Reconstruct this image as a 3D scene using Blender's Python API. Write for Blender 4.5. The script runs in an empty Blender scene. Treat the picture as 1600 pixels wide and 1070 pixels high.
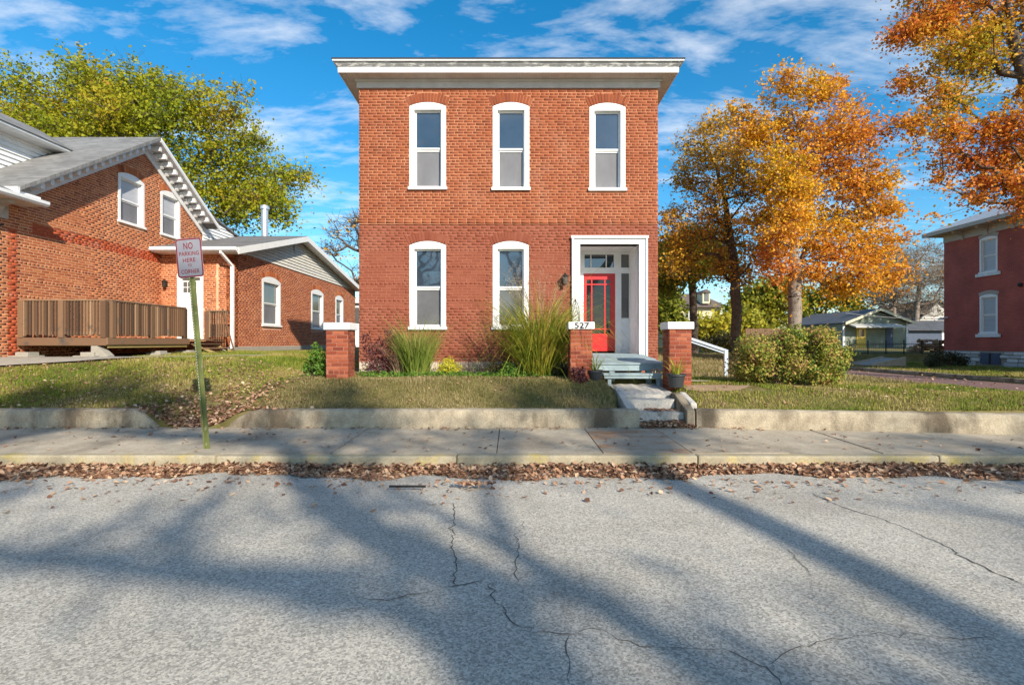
import bpy, math, random
import numpy as np
from mathutils import Vector, Matrix

# ------------------------------------------------------------------ camera, sky, sun
EYE = 1.55
F = 800.0            # focal length in photo pixels (photo 1600 x 1070, horizon at 535)
SUN_AZ = math.radians(29.0)   # behind the camera, to the right
SUN_EL = math.radians(28.5)

scene = bpy.context.scene
col = scene.collection
cam_d = bpy.data.cameras.new('camera')
cam_d.lens = 18.0; cam_d.sensor_width = 36.0
cam_d.clip_start = 0.05; cam_d.clip_end = 3000.0
cam = bpy.data.objects.new('camera', cam_d)
cam.location = (0, 0, EYE); cam.rotation_euler = (math.radians(90), 0, 0)
col.objects.link(cam); scene.camera = cam

world = bpy.data.worlds.new('World'); scene.world = world; world.use_nodes = True
wn, wl = world.node_tree.nodes, world.node_tree.links
wn.clear()
w_out = wn.new('ShaderNodeOutputWorld'); w_bg = wn.new('ShaderNodeBackground')
w_sky = wn.new('ShaderNodeTexSky'); w_sky.sky_type = 'NISHITA'; w_sky.sun_disc = False
w_sky.sun_elevation = SUN_EL; w_sky.sun_rotation = math.pi - SUN_AZ
w_sky.air_density = 1.0; w_sky.dust_density = 0.35; w_sky.ozone_density = 3.0
w_hs = wn.new('ShaderNodeHueSaturation'); w_hs.inputs['Saturation'].default_value = 1.38
w_hs.inputs['Value'].default_value = 1.12; w_hs.inputs['Hue'].default_value = 0.490
w_bg.inputs['Strength'].default_value = 0.12
w_tc = wn.new('ShaderNodeTexCoord')
w_sep = wn.new('ShaderNodeSeparateXYZ'); wl.new(w_tc.outputs['Generated'], w_sep.inputs[0])
w_add = wn.new('ShaderNodeMath'); w_add.operation = 'ADD'; w_add.inputs[1].default_value = 0.12
w_abs = wn.new('ShaderNodeMath'); w_abs.operation = 'MAXIMUM'; w_abs.inputs[1].default_value = 0.0
wl.new(w_sep.outputs['Z'], w_abs.inputs[0]); wl.new(w_abs.outputs[0], w_add.inputs[0])
w_div = wn.new('ShaderNodeVectorMath'); w_div.operation = 'DIVIDE'
w_cmb = wn.new('ShaderNodeCombineXYZ')
for i in range(3): wl.new(w_add.outputs[0], w_cmb.inputs[i])
wl.new(w_tc.outputs['Generated'], w_div.inputs[0]); wl.new(w_cmb.outputs[0], w_div.inputs[1])
w_map = wn.new('ShaderNodeMapping'); w_map.inputs['Rotation'].default_value = (0, 0, math.radians(-32))
w_map.inputs['Scale'].default_value = (1.0, 1.9, 0.0); w_map.inputs['Location'].default_value = (3.1, 0.4, 0)
wl.new(w_div.outputs[0], w_map.inputs[0])
w_n1 = wn.new('ShaderNodeTexNoise'); w_n1.inputs['Scale'].default_value = 1.75; w_n1.inputs['Detail'].default_value = 9
w_n1.inputs['Roughness'].default_value = 0.62; w_n1.inputs['Distortion'].default_value = 0.5
wl.new(w_map.outputs[0], w_n1.inputs['Vector'])
w_n2 = wn.new('ShaderNodeTexNoise'); w_n2.inputs['Scale'].default_value = 6.5; w_n2.inputs['Detail'].default_value = 8
w_n2.inputs['Roughness'].default_value = 0.6
wl.new(w_map.outputs[0], w_n2.inputs['Vector'])
w_mul = wn.new('ShaderNodeMath'); w_mul.operation = 'MULTIPLY_ADD'; w_mul.inputs[1].default_value = 0.42
wl.new(w_n2.outputs['Fac'], w_mul.inputs[0]); wl.new(w_n1.outputs['Fac'], w_mul.inputs[2])
w_rmp = wn.new('ShaderNodeValToRGB'); w_rmp.color_ramp.elements[0].position = 0.685; w_rmp.color_ramp.elements[1].position = 0.98
w_rmp.color_ramp.elements[1].color = (0.68, 0.68, 0.68, 1)
wl.new(w_mul.outputs[0], w_rmp.inputs[0])
w_mix = wn.new('ShaderNodeMix'); w_mix.data_type = 'RGBA'
w_gam = wn.new('ShaderNodeGamma'); w_gam.inputs['Gamma'].default_value = 1.0
wl.new(w_sky.outputs[0], w_hs.inputs['Color']); wl.new(w_hs.outputs[0], w_gam.inputs[0])
wl.new(w_gam.outputs[0], w_mix.inputs['A']); w_mix.inputs['B'].default_value = (6.6, 6.7, 6.9, 1)
wl.new(w_rmp.outputs[0], w_mix.inputs['Factor'])
wl.new(w_mix.outputs['Result'], w_bg.inputs['Color']); wl.new(w_bg.outputs[0], w_out.inputs[0])

sun_d = bpy.data.lights.new('sun', 'SUN'); sun_d.energy = 4.7; sun_d.angle = math.radians(0.6); sun_d.color = (1.0, 0.915, 0.775)
sun = bpy.data.objects.new('sun', sun_d); col.objects.link(sun)
SUN_DIR = Vector((-math.sin(SUN_AZ) * math.cos(SUN_EL), math.cos(SUN_AZ) * math.cos(SUN_EL), -math.sin(SUN_EL)))
sun.rotation_euler = SUN_DIR.to_track_quat('-Z', 'Y').to_euler(); sun.location = (8, -14, 20)

vs = scene.view_settings
vs.view_transform = 'Standard'; vs.look = 'None'; vs.gamma = 1.0; vs.exposure = 0.56; vs.use_curve_mapping = False
scene.cycles.max_bounces = 6; scene.cycles.transparent_max_bounces = 8

# ------------------------------------------------------------------ small helpers
def PX(px, py, Y):                       # photo pixel at a known depth -> world point
    return ((px - 800) / F * Y, Y, EYE + (535 - py) / F * Y)
def YonX(px, X): return X * F / (px - 800)      # depth where a pixel column meets the plane x = X
def ZatY(py, Y): return EYE + (535 - py) / F * Y
def S(t):
    t = np.clip(t, 0, 1); return t * t * (3 - 2 * t)

def tag(o, label=None, cat=None, group=None, kind=None):
    if label: o['label'] = label
    if cat: o['category'] = cat
    if group: o['group'] = group
    if kind: o['kind'] = kind
    return o
def parent_to(o, p):
    if p is None: return
    o.parent = p
    if p.type == 'EMPTY' and p.parent is None:
        o.matrix_parent_inverse = Matrix.Translation(-Vector(p.location))
def thing(name, label, cat, loc=(0, 0, 0), group=None):
    o = bpy.data.objects.new(name, None); o.empty_display_size = 0.2
    o.location = loc; col.objects.link(o); return tag(o, label, cat, group)
def link_mesh(name, me, parent=None):
    o = bpy.data.objects.new(name, me); col.objects.link(o); parent_to(o, parent); return o

class MB:
    def __init__(s): s.v = []; s.f = []
    def add(s, vs_, fs):
        n = len(s.v); s.v.extend(vs_); s.f.extend([tuple(i + n for i in f) for f in fs]); return s
    def box(s, x0, x1, y0, y1, z0, z1):
        return s.add([(x0,y0,z0),(x1,y0,z0),(x1,y1,z0),(x0,y1,z0),(x0,y0,z1),(x1,y0,z1),(x1,y1,z1),(x0,y1,z1)],
                     [(0,3,2,1),(4,5,6,7),(0,1,5,4),(1,2,6,5),(2,3,7,6),(3,0,4,7)])
    def bar(s, a, b, w, h, up=(0, 0, 1)):           # rectangular bar between two points
        a, b, up = Vector(a), Vector(b), Vector(up)
        d = (b - a).normalized(); r = d.cross(up)
        if r.length < 1e-4: r = d.cross(Vector((1, 0, 0)))
        r.normalize(); t = r.cross(d).normalized()
        q = []
        for p in (a, b):
            for i, j in ((-1,-1),(1,-1),(1,1),(-1,1)): q.append(tuple(p + r * (i * w / 2) + t * (j * h / 2)))
        return s.add(q, [(0,3,2,1),(4,5,6,7),(0,1,5,4),(1,2,6,5),(2,3,7,6),(3,0,4,7)])
    def prism(s, poly, off):                          # polygon (3-D points) extruded by a vector
        n = len(poly); off = Vector(off)
        return s.add([tuple(p) for p in poly] + [tuple(Vector(p) + off) for p in poly],
                     [tuple(range(n - 1, -1, -1)), tuple(range(n, 2 * n))] +
                     [(i, (i + 1) % n, n + (i + 1) % n, n + i) for i in range(n)])
    def tube(s, pts, radii, n=8, cap=True):
        pts = [Vector(p) for p in pts]
        if not hasattr(radii, '__len__'): radii = [radii] * len(pts)
        rings = []; ref = Vector((0.31, 0.87, 0.21))
        for i, p in enumerate(pts):
            d = (pts[min(i + 1, len(pts) - 1)] - pts[max(i - 1, 0)]).normalized()
            r = d.cross(ref)
            if r.length < 1e-3: r = d.cross(Vector((1, 0, 0)))
            r.normalize(); t = d.cross(r)
            rings.append([tuple(p + (r * math.cos(2*math.pi*k/n) + t * math.sin(2*math.pi*k/n)) * radii[i]) for k in range(n)])
        fs = []
        for i in range(len(pts) - 1):
            for k in range(n): fs.append((i*n+k, i*n+(k+1)%n, (i+1)*n+(k+1)%n, (i+1)*n+k))
        if cap:
            fs.append(tuple(range(n - 1, -1, -1))); fs.append(tuple((len(pts)-1)*n + k for k in range(n)))
        return s.add([v for r in rings for v in r], fs)
    def lathe(s, c, prof, n=20):
        c = Vector(c); m = len(prof)
        vs_ = [(c.x + r*math.cos(2*math.pi*k/n), c.y + r*math.sin(2*math.pi*k/n), c.z + z) for r, z in prof for k in range(n)]
        fs = [(i*n+k, i*n+(k+1)%n, (i+1)*n+(k+1)%n, (i+1)*n+k) for i in range(m-1) for k in range(n)]
        return s.add(vs_, fs)
    def build(s, name, mat, parent=None, smooth=False, bevel=0):
        me = bpy.data.meshes.new(name); me.from_pydata(s.v, [], s.f); me.materials.append(mat)
        if smooth: me.polygons.foreach_set('use_smooth', [True] * len(me.polygons))
        me.update()
        o = link_mesh(name, me, parent)
        if bevel:
            b = o.modifiers.new('bevel', 'BEVEL'); b.width = bevel; b.segments = 2; b.limit_method = 'ANGLE'
        return o
def np_mesh(name, V, Fc, mat, parent=None, smooth=False):     # V (n,3), Fc (m,k)
    V = np.asarray(V, np.float32); Fc = np.asarray(Fc, np.int32); k = Fc.shape[1]
    me = bpy.data.meshes.new(name)
    me.vertices.add(len(V)); me.vertices.foreach_set('co', V.ravel())
    me.loops.add(Fc.size); me.loops.foreach_set('vertex_index', Fc.ravel())
    me.polygons.add(len(Fc)); me.polygons.foreach_set('loop_start', np.arange(0, Fc.size, k, dtype=np.int32))
    if smooth: me.polygons.foreach_set('use_smooth', np.ones(len(Fc), bool))
    me.materials.append(mat); me.update(calc_edges=True); me.validate()
    return link_mesh(name, me, parent)

# ------------------------------------------------------------------ materials
MATS = {}
def _new(name):
    m = bpy.data.materials.new(name); m.use_nodes = True
    nt = m.node_tree; b = nt.nodes['Principled BSDF']; MATS[name] = m
    return m, nt.nodes, nt.links, b
def _ramp(nodes, stops):
    r = nodes.new('ShaderNodeValToRGB'); cr = r.color_ramp
    while len(cr.elements) < len(stops): cr.elements.new(0.5)
    for e, (p, c) in zip(cr.elements, stops): e.position = p; e.color = (*c, 1)
    return r
def _noise(nodes, links, scale, detail=6, rough=0.6, vec=None, stretch=None):
    tc = nodes.new('ShaderNodeTexCoord'); n = nodes.new('ShaderNodeTexNoise')
    n.inputs['Scale'].default_value = scale; n.inputs['Detail'].default_value = detail; n.inputs['Roughness'].default_value = rough
    if stretch:
        mp = nodes.new('ShaderNodeMapping'); mp.inputs['Scale'].default_value = stretch
        links.new(tc.outputs['Object'], mp.inputs[0]); links.new(mp.outputs[0], n.inputs['Vector'])
    else: links.new(tc.outputs['Object'], n.inputs['Vector'])
    return n
def _bump(nodes, links, b, src, strength, dist=0.01):
    bp = nodes.new('ShaderNodeBump'); bp.inputs['Strength'].default_value = strength; bp.inputs['Distance'].default_value = dist
    links.new(src, bp.inputs['Height']); links.new(bp.outputs[0], b.inputs['Normal']); return bp
def M(name, stops, scale=6, rough=0.8, bump=0.0, bscale=60, detail=8, stretch=None, spec=0.3, metal=0.0, bdist=0.01):
    """colour ramp over noise; stops = one colour or [(pos, colour)...]"""
    m, N, L, b = _new(name)
    if not isinstance(stops, list):
        c = stops; stops = [(0.3, tuple(x * 0.88 for x in c)), (0.7, tuple(min(1, x * 1.1) for x in c))]
    n = _noise(N, L, scale, detail, 0.6, stretch=stretch); r = _ramp(N, stops)
    L.new(n.outputs['Fac'], r.inputs[0]); L.new(r.outputs[0], b.inputs['Base Color'])
    b.inputs['Roughness'].default_value = rough; b.inputs['Specular IOR Level'].default_value = spec; b.inputs['Metallic'].default_value = metal
    if bump:
        n2 = _noise(N, L, bscale, 4, 0.6, stretch=stretch); _bump(N, L, b, n2.outputs['Fac'], bump, bdist)
    return m
def _rnd(N, L):                          # random per loose piece and per object
    g = N.new('ShaderNodeNewGeometry'); oi = N.new('ShaderNodeObjectInfo')
    a = N.new('ShaderNodeMath'); a.operation = 'ADD'; f = N.new('ShaderNodeMath'); f.operation = 'FRACT'
    L.new(g.outputs['Random Per Island'], a.inputs[0]); L.new(oi.outputs['Random'], a.inputs[1]); L.new(a.outputs[0], f.inputs[0])
    return f.outputs[0]
def M_piece(name, stops, rough=0.85, grime=None, gscale=1.6, gpos=(0.52, 0.72), bump=0.3, bscale=90, transl=0.0, nmix=0.0, nscale=0.6, spec=0.25, grime2=None):
    """per-piece random colour (bricks, leaves, blades), optional large-scale noise tint and translucency"""
    m, N, L, b = _new(name)
    r = _ramp(N, stops); src = _rnd(N, L)
    if nmix:
        n = _noise(N, L, nscale, 3, 0.5); mx = N.new('ShaderNodeMix'); mx.inputs['Factor'].default_value = nmix
        st = N.new('ShaderNodeMapRange'); st.inputs[1].default_value = 0.32; st.inputs[2].default_value = 0.68
        L.new(n.outputs['Fac'], st.inputs[0])
        L.new(src, mx.inputs['A']); L.new(st.outputs[0], mx.inputs['B']); src = mx.outputs['Result']
    L.new(src, r.inputs[0]); c = r.outputs[0]
    for gr, sc, sd in ((grime, gscale, None), (grime2, gscale * 2.3, 1)):
        if gr:
            n = _noise(N, L, sc, 7, 0.65); gr_ = _ramp(N, [(gpos[0], (0, 0, 0)), (gpos[1], (1, 1, 1))]); L.new(n.outputs['Fac'], gr_.inputs[0])
            mx = N.new('ShaderNodeMix'); mx.data_type = 'RGBA'; L.new(gr_.outputs[0], mx.inputs['Factor'])
            L.new(c, mx.inputs['A']); mx.inputs['B'].default_value = (*gr, 1); c = mx.outputs['Result']
    L.new(c, b.inputs['Base Color']); b.inputs['Roughness'].default_value = rough; b.inputs['Specular IOR Level'].default_value = spec
    if bump: 
        n2 = _noise(N, L, bscale, 3, 0.6); _bump(N, L, b, n2.outputs['Fac'], bump, 0.006)
    if transl:
        t = N.new('ShaderNodeBsdfTranslucent'); L.new(c, t.inputs['Color']); ms = N.new('ShaderNodeMixShader')
        ms.inputs[0].default_value = transl; L.new(b.outputs[0], ms.inputs[1]); L.new(t.outputs[0], ms.inputs[2])
        L.new(ms.outputs[0], N['Material Output'].inputs[0])
    return m
def M_stain(name, stops, stain, sscale, spos, scale=8, rough=0.9, bump=0.3, bscale=80, stretch=None, fine=0.0, sstretch=None, bdist=0.008):
    """base noise ramp with a second colour in noise-shaped patches and fine speckle"""
    m, N, L, b = _new(name)
    n = _noise(N, L, scale, 8, 0.65, stretch=stretch); r = _ramp(N, stops); L.new(n.outputs['Fac'], r.inputs[0])
    s = _noise(N, L, sscale, 8, 0.62, stretch=sstretch); sr = _ramp(N, [(spos[0], (0, 0, 0)), (spos[1], (1, 1, 1))]); L.new(s.outputs['Fac'], sr.inputs[0])
    mx = N.new('ShaderNodeMix'); mx.data_type = 'RGBA'; L.new(sr.outputs[0], mx.inputs['Factor']); L.new(r.outputs[0], mx.inputs['A'])
    mx.inputs['B'].default_value = (*stain, 1); c = mx.outputs['Result']
    if fine:
        v = N.new('ShaderNodeTexVoronoi'); v.inputs['Scale'].default_value = 88; tcv = N.new('ShaderNodeTexCoord'); L.new(tcv.outputs['Object'], v.inputs['Vector']); sv = N.new('ShaderNodeSeparateColor'); L.new(v.outputs['Color'], sv.inputs[0]); vr = _ramp(N, [(0.0, (1 - fine,) * 3), (0.55, (1.0,) * 3), (1.0, (1 + fine * 0.8,) * 3)]); L.new(sv.outputs[0], vr.inputs[0])
        mu = N.new('ShaderNodeMix'); mu.data_type = 'RGBA'; mu.blend_type = 'MULTIPLY'; mu.inputs['Factor'].default_value = 1
        L.new(c, mu.inputs['A']); L.new(vr.outputs[0], mu.inputs['B']); c = mu.outputs['Result']
    L.new(c, b.inputs['Base Color']); b.inputs['Roughness'].default_value = rough; b.inputs['Specular IOR Level'].default_value = 0.2
    n2 = _noise(N, L, bscale, 4, 0.65); _bump(N, L, b, n2.outputs['Fac'], bump, bdist)
    return m
def M_brick(name, c1, c2, mortar, axis='YZ', contrast=0.6):        # far brick walls
    m, N, L, b = _new(name)
    tc = N.new('ShaderNodeTexCoord'); sp = N.new('ShaderNodeSeparateXYZ'); cm = N.new('ShaderNodeCombineXYZ')
    L.new(tc.outputs['Object'], sp.inputs[0]); L.new(sp.outputs[axis[0]], cm.inputs[0]); L.new(sp.outputs[axis[1]], cm.inputs[1])
    br = N.new('ShaderNodeTexBrick'); br.inputs['Scale'].default_value = 1; br.inputs['Brick Width'].default_value = 0.22
    br.inputs['Row Height'].default_value = 0.0683; br.inputs['Mortar Size'].default_value = 0.007
    br.inputs['Color1'].default_value = (*c1, 1); br.inputs['Color2'].default_value = (*c2, 1); br.inputs['Mortar'].default_value = (*mortar, 1)
    L.new(cm.outputs[0], br.inputs['Vector'])
    n = _noise(N, L, 0.9, 7); r = _ramp(N, [(0.3, (0.72, 0.72, 0.74)), (0.7, (1.12, 1.1, 1.1))]); L.new(n.outputs['Fac'], r.inputs[0])
    mu = N.new('ShaderNodeMix'); mu.data_type = 'RGBA'; mu.blend_type = 'MULTIPLY'; mu.inputs['Factor'].default_value = 1
    L.new(br.outputs['Color'], mu.inputs['A']); L.new(r.outputs[0], mu.inputs['B']); L.new(mu.outputs['Result'], b.inputs['Base Color'])
    b.inputs['Roughness'].default_value = 0.9; _bump(N, L, b, br.outputs['Fac'], -0.4, 0.006)
    return m
def M_shingle(name, c1, c2, axis='XZ', row=0.14):
    m, N, L, b = _new(name)
    tc = N.new('ShaderNodeTexCoord'); sp = N.new('ShaderNodeSeparateXYZ'); cm = N.new('ShaderNodeCombineXYZ')
    L.new(tc.outputs['Object'], sp.inputs[0]); L.new(sp.outputs[axis[0]], cm.inputs[0]); L.new(sp.outputs[axis[1]], cm.inputs[1])
    br = N.new('ShaderNodeTexBrick'); br.inputs['Scale'].default_value = 1; br.inputs['Brick Width'].default_value = 0.3
    br.inputs['Row Height'].default_value = row; br.inputs['Mortar Size'].default_value = 0.008
    br.inputs['Color1'].default_value = (*c1, 1); br.inputs['Color2'].default_value = (*c2, 1)
    br.inputs['Mortar'].default_value = (*[x * 0.55 for x in c1], 1); L.new(cm.outputs[0], br.inputs['Vector'])
    n = _noise(N, L, 1.3, 8, 0.7); r = _ramp(N, [(0.3, (0.75,) * 3), (0.7, (1.2,) * 3)]); L.new(n.outputs['Fac'], r.inputs[0])
    mu = N.new('ShaderNodeMix'); mu.data_type = 'RGBA'; mu.blend_type = 'MULTIPLY'; mu.inputs['Factor'].default_value = 1
    L.new(br.outputs['Color'], mu.inputs['A']); L.new(r.outputs[0], mu.inputs['B']); L.new(mu.outputs['Result'], b.inputs['Base Color'])
    b.inputs['Roughness'].default_value = 0.95; _bump(N, L, b, br.outputs['Fac'], -0.6, 0.01)
    return m
def M_glass(name, base, rough=0.03, ior=1.9):
    m, N, L, b = _new(name)
    n = _noise(N, L, 1.2, 3); r = _ramp(N, [(0.3, tuple(x * 0.7 for x in base)), (0.7, tuple(x * 1.2 for x in base))]); L.new(n.outputs['Fac'], r.inputs[0])
    L.new(r.outputs[0], b.inputs['Base Color']); b.inputs['Roughness'].default_value = rough; b.inputs['IOR'].default_value = ior
    b.inputs['Specular IOR Level'].default_value = 0.5
    n2 = _noise(N, L, 3.0, 2); _bump(N, L, b, n2.outputs['Fac'], 0.05, 0.01)
    return m

# main house
m_brick_up = M_piece('brick_orange', [(0.0, (0.191, 0.050, 0.023)), (0.2, (0.237, 0.061, 0.026)), (0.7, (0.266, 0.070, 0.029)), (1.0, (0.299, 0.087, 0.037))], grime=(0.365, 0.165, 0.106), gscale=1.1, gpos=(0.55, 0.85), grime2=(0.166, 0.052, 0.029), bump=0.5)
m_brick_lo = M_piece('brick_painted', [(0.0, (0.194, 0.047, 0.024)), (0.5, (0.223, 0.059, 0.031)), (1.0, (0.252, 0.073, 0.040))], grime=(0.288, 0.106, 0.065), gscale=0.9, gpos=(0.45, 0.75), bump=0.5)
m_mortar_up = M('mortar_pale', [(0.3, (0.368, 0.131, 0.063)), (0.7, (0.534, 0.258, 0.143))], 2.5, 0.95, 0.5, 120)
m_mortar_lo = M('mortar_painted', [(0.3, (0.274, 0.086, 0.047)), (0.7, (0.363, 0.140, 0.086))], 2.0, 0.95, 0.5, 120)
m_brick_pillar = M_piece('brick_pillar', [(0.0, (0.17, 0.04, 0.022)), (0.4, (0.25, 0.056, 0.028)), (0.8, (0.32, 0.082, 0.038)), (1.0, (0.38, 0.12, 0.06))], grime=(0.15, 0.05, 0.035), gscale=4, bump=0.6)
m_mortar_pillar = M('mortar_pillar', (0.36, 0.15, 0.10), 9, 0.95, 0.5, 120)
m_brick_side = M_brick('brick_side', (0.42, 0.11, 0.045), (0.34, 0.085, 0.036), (0.55, 0.25, 0.15))
m_white = M('white_paint', [(0.3, (0.74, 0.735, 0.72)), (0.7, (0.82, 0.815, 0.80))], 5, 0.55, 0.12, 40)
m_white_dirty = M_stain('white_paint_weathered', [(0.3, (0.66, 0.65, 0.62)), (0.7, (0.80, 0.79, 0.77))], (0.42, 0.40, 0.36), 3.5, (0.58, 0.75), rough=0.7, bump=0.3)
m_cove = M_stain('peeling_cove', [(0.3, (0.24, 0.24, 0.24)), (0.7, (0.37, 0.365, 0.36))], (0.68, 0.67, 0.64), 5, (0.53, 0.62), rough=0.85, sstretch=(1, 1, 4))
m_soffit = M('soffit_paint', (0.66, 0.60, 0.53), 4, 0.8, 0.1)
m_frieze = M('frieze_paint', (0.56, 0.54, 0.52), 4, 0.7, 0.1)
m_roof_dark = M('roof_dark', (0.05, 0.05, 0.055), 10, 0.9, 0.3)
m_glass = M_glass('window_glass', (0.035, 0.05, 0.07), 0.02, 2.0)
m_glass_door = M_glass('door_glass', (0.012, 0.013, 0.014), 0.04, 1.5)
m_glass_dim = M_glass('window_glass_dim', (0.12, 0.12, 0.115), 0.06, 1.7)
m_screen = M('insect_screen', [(0.3, (0.125, 0.125, 0.135)), (0.7, (0.19, 0.19, 0.205))], 2.2, 0.65, 0.2, 400, stretch=(1, 1, 0.4))
m_screen_dark = M('insect_screen_dark', [(0.3, (0.085, 0.085, 0.09)), (0.7, (0.12, 0.12, 0.125))], 2.2, 0.6, 0.2, 400)
m_blind = M('window_blind', [(0.3, (0.36, 0.37, 0.40)), (0.7, (0.47, 0.48, 0.51))], 3, 0.4, 0.3, 30, stretch=(0.2, 0.2, 14), spec=0.5)
m_red = M('red_door_paint', (0.50, 0.006, 0.009), 4, 0.4, 0.08, 30, spec=0.5)
m_porch = M_stain('porch_grey_paint', [(0.3, (0.24, 0.31, 0.33)), (0.7, (0.31, 0.385, 0.405))], (0.17, 0.19, 0.19), 5, (0.60, 0.75), rough=0.6, bump=0.2)
m_stone = M_piece('pale_stone', [(0.0, (0.38, 0.30, 0.22)), (1.0, (0.6, 0.5, 0.4))], bump=0.8, bscale=30)
m_lamp_metal = M('dark_bronze', (0.05, 0.045, 0.04), 9, 0.4, 0.1, metal=0.6)
m_lamp_glass = M('clear_lamp_glass', (0.10, 0.095, 0.08), 5, 0.1, spec=0.8)
# ground
m_road = M_stain('asphalt_aged', [(0.25, (0.439, 0.401, 0.333)), (0.75, (0.608, 0.560, 0.476))], (0.351, 0.319, 0.268), 0.45, (0.50, 0.75), scale=1.1, rough=0.92, bump=0.9, bscale=130, fine=0.42, bdist=0.012)
m_crack = M('crack', (0.11, 0.10, 0.088), 9, 0.95)
m_walk = M_stain('concrete_walk', [(0.3, (0.37, 0.31, 0.225)), (0.7, (0.50, 0.425, 0.32))], (0.25, 0.20, 0.145), 1.1, (0.50, 0.70), scale=4, rough=0.9, bump=0.4, fine=0.16)
m_walk_rust = M_stain('concrete_rust_stain', [(0.3, (0.36, 0.29, 0.21)), (0.7, (0.44, 0.37, 0.28))], (0.34, 0.155, 0.06), 1.5, (0.46, 0.66), scale=4, rough=0.9, bump=0.4, fine=0.16, sstretch=(0.6, 1.6, 1))
m_kerb = M_stain('kerb_worn_yellow', [(0.3, (0.31, 0.26, 0.175)), (0.7, (0.43, 0.37, 0.26))], (0.46, 0.36, 0.12), 2.6, (0.52, 0.70), scale=5, rough=0.9, bump=0.5, fine=0.16)
m_wall = M_stain('concrete_weathered', [(0.3, (0.31, 0.25, 0.175)), (0.7, (0.50, 0.42, 0.30))], (0.135, 0.105, 0.072), 1.7, (0.46, 0.64), scale=5, rough=0.95, bump=0.9, bscale=35, fine=0.16, sstretch=(1, 1, 0.35), bdist=0.015)
m_step = M_stain('concrete_broken', [(0.3, (0.42, 0.39, 0.34)), (0.7, (0.56, 0.525, 0.47))], (0.28, 0.25, 0.21), 4.5, (0.55, 0.66), scale=6, rough=0.95, bump=1.0, bscale=22, fine=0.16, bdist=0.02)
m_lawn = M_stain('lawn_soil', [(0.3, (0.114, 0.100, 0.025)), (0.7, (0.206, 0.166, 0.063))], (0.172, 0.118, 0.061), 1.2, (0.55, 0.7), scale=3, rough=1.0, bump=1.0, bscale=40)
m_dirt = M('bare_dirt', (0.30, 0.20, 0.12), 6, 1.0, 0.6, 40)
m_pavers = M_brick('brick_paving', (0.24, 0.125, 0.10), (0.18, 0.095, 0.08), (0.12, 0.085, 0.07), 'XY')
m_grass = M_piece('grass_blades', [(0.0, (0.065, 0.133, 0.010)), (0.34, (0.161, 0.216, 0.018)), (0.55, (0.290, 0.273, 0.050)), (0.8, (0.403, 0.315, 0.116)), (1.0, (0.459, 0.349, 0.190))], rough=0.7, bump=0, transl=0.2, nmix=0.62, nscale=0.8)
m_grass_dull = M_piece('grass_blades_dry', [(0.0, (0.088, 0.103, 0.024)), (0.3, (0.190, 0.174, 0.052)), (0.6, (0.317, 0.250, 0.110)), (1.0, (0.427, 0.325, 0.182))], rough=0.75, bump=0, transl=0.2, nmix=0.5, nscale=0.8)
m_litter = M_piece('fallen_leaves', [(0.0, (0.127, 0.060, 0.037)), (0.3, (0.276, 0.138, 0.081)), (0.6, (0.425, 0.241, 0.144)), (0.85, (0.575, 0.380, 0.236)), (1.0, (0.644, 0.460, 0.310))], rough=0.8, bump=0, transl=0.15)
# vegetation
m_bark = M_stain('bark', [(0.3, (0.085, 0.065, 0.05)), (0.7, (0.17, 0.135, 0.105))], (0.05, 0.042, 0.035), 9, (0.5, 0.65), scale=14, rough=0.95, bump=1.0, bscale=25, stretch=(3, 3, 0.5), bdist=0.03)
m_bark_pale = M_stain('bark_pale', [(0.3, (0.21, 0.17, 0.135)), (0.7, (0.34, 0.28, 0.23))], (0.12, 0.095, 0.075), 6, (0.52, 0.66), scale=14, rough=0.95, bump=1.0, bscale=25, stretch=(3, 3, 0.5), bdist=0.03)
def leafmat(name, stops, nmix=0.6, nscale=0.28, tr=0.38): return M_piece(name, stops, rough=0.6, bump=0, transl=tr, nmix=nmix, nscale=nscale)
m_leaf_olive = leafmat('leaves_olive_yellow', [(0.0, (0.128, 0.184, 0.009)), (0.35, (0.272, 0.299, 0.013)), (0.65, (0.400, 0.368, 0.016)), (0.85, (0.448, 0.313, 0.020)), (1.0, (0.416, 0.202, 0.027))])
m_leaf_orange = leafmat('leaves_orange', [(0.0, (0.50, 0.38, 0.02)), (0.25, (0.74, 0.44, 0.022)), (0.55, (0.78, 0.37, 0.03)), (0.8, (0.74, 0.28, 0.05)), (1.0, (0.58, 0.22, 0.09))])
m_leaf_amber = leafmat('leaves_amber', [(0.0, (0.26, 0.21, 0.03)), (0.3, (0.56, 0.34, 0.028)), (0.65, (0.70, 0.36, 0.035)), (1.0, (0.50, 0.22, 0.09))])
m_leaf_rust = leafmat('leaves_rust', [(0.0, (0.26, 0.30, 0.02)), (0.25, (0.52, 0.40, 0.025)), (0.5, (0.72, 0.34, 0.03)), (0.78, (0.70, 0.21, 0.035)), (1.0, (0.46, 0.12, 0.05))])
m_leaf_greenish = leafmat('leaves_green_gold', [(0.0, (0.12, 0.16, 0.02)), (0.4, (0.30, 0.31, 0.035)), (0.75, (0.54, 0.46, 0.04)), (1.0, (0.68, 0.48, 0.06))], nscale=0.2)
m_leaf_brown = leafmat('leaves_sparse_brown', [(0.0, (0.20, 0.12, 0.06)), (0.5, (0.36, 0.21, 0.08)), (1.0, (0.48, 0.30, 0.10))])
m_leaf_hedge = leafmat('leaves_hedge', [(0.0, (0.06, 0.10, 0.015)), (0.3, (0.17, 0.24, 0.03)), (0.48, (0.36, 0.36, 0.05)), (0.7, (0.46, 0.28, 0.10)), (1.0, (0.24, 0.11, 0.06))], nmix=0.45, nscale=2.2, tr=0.25)
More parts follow.
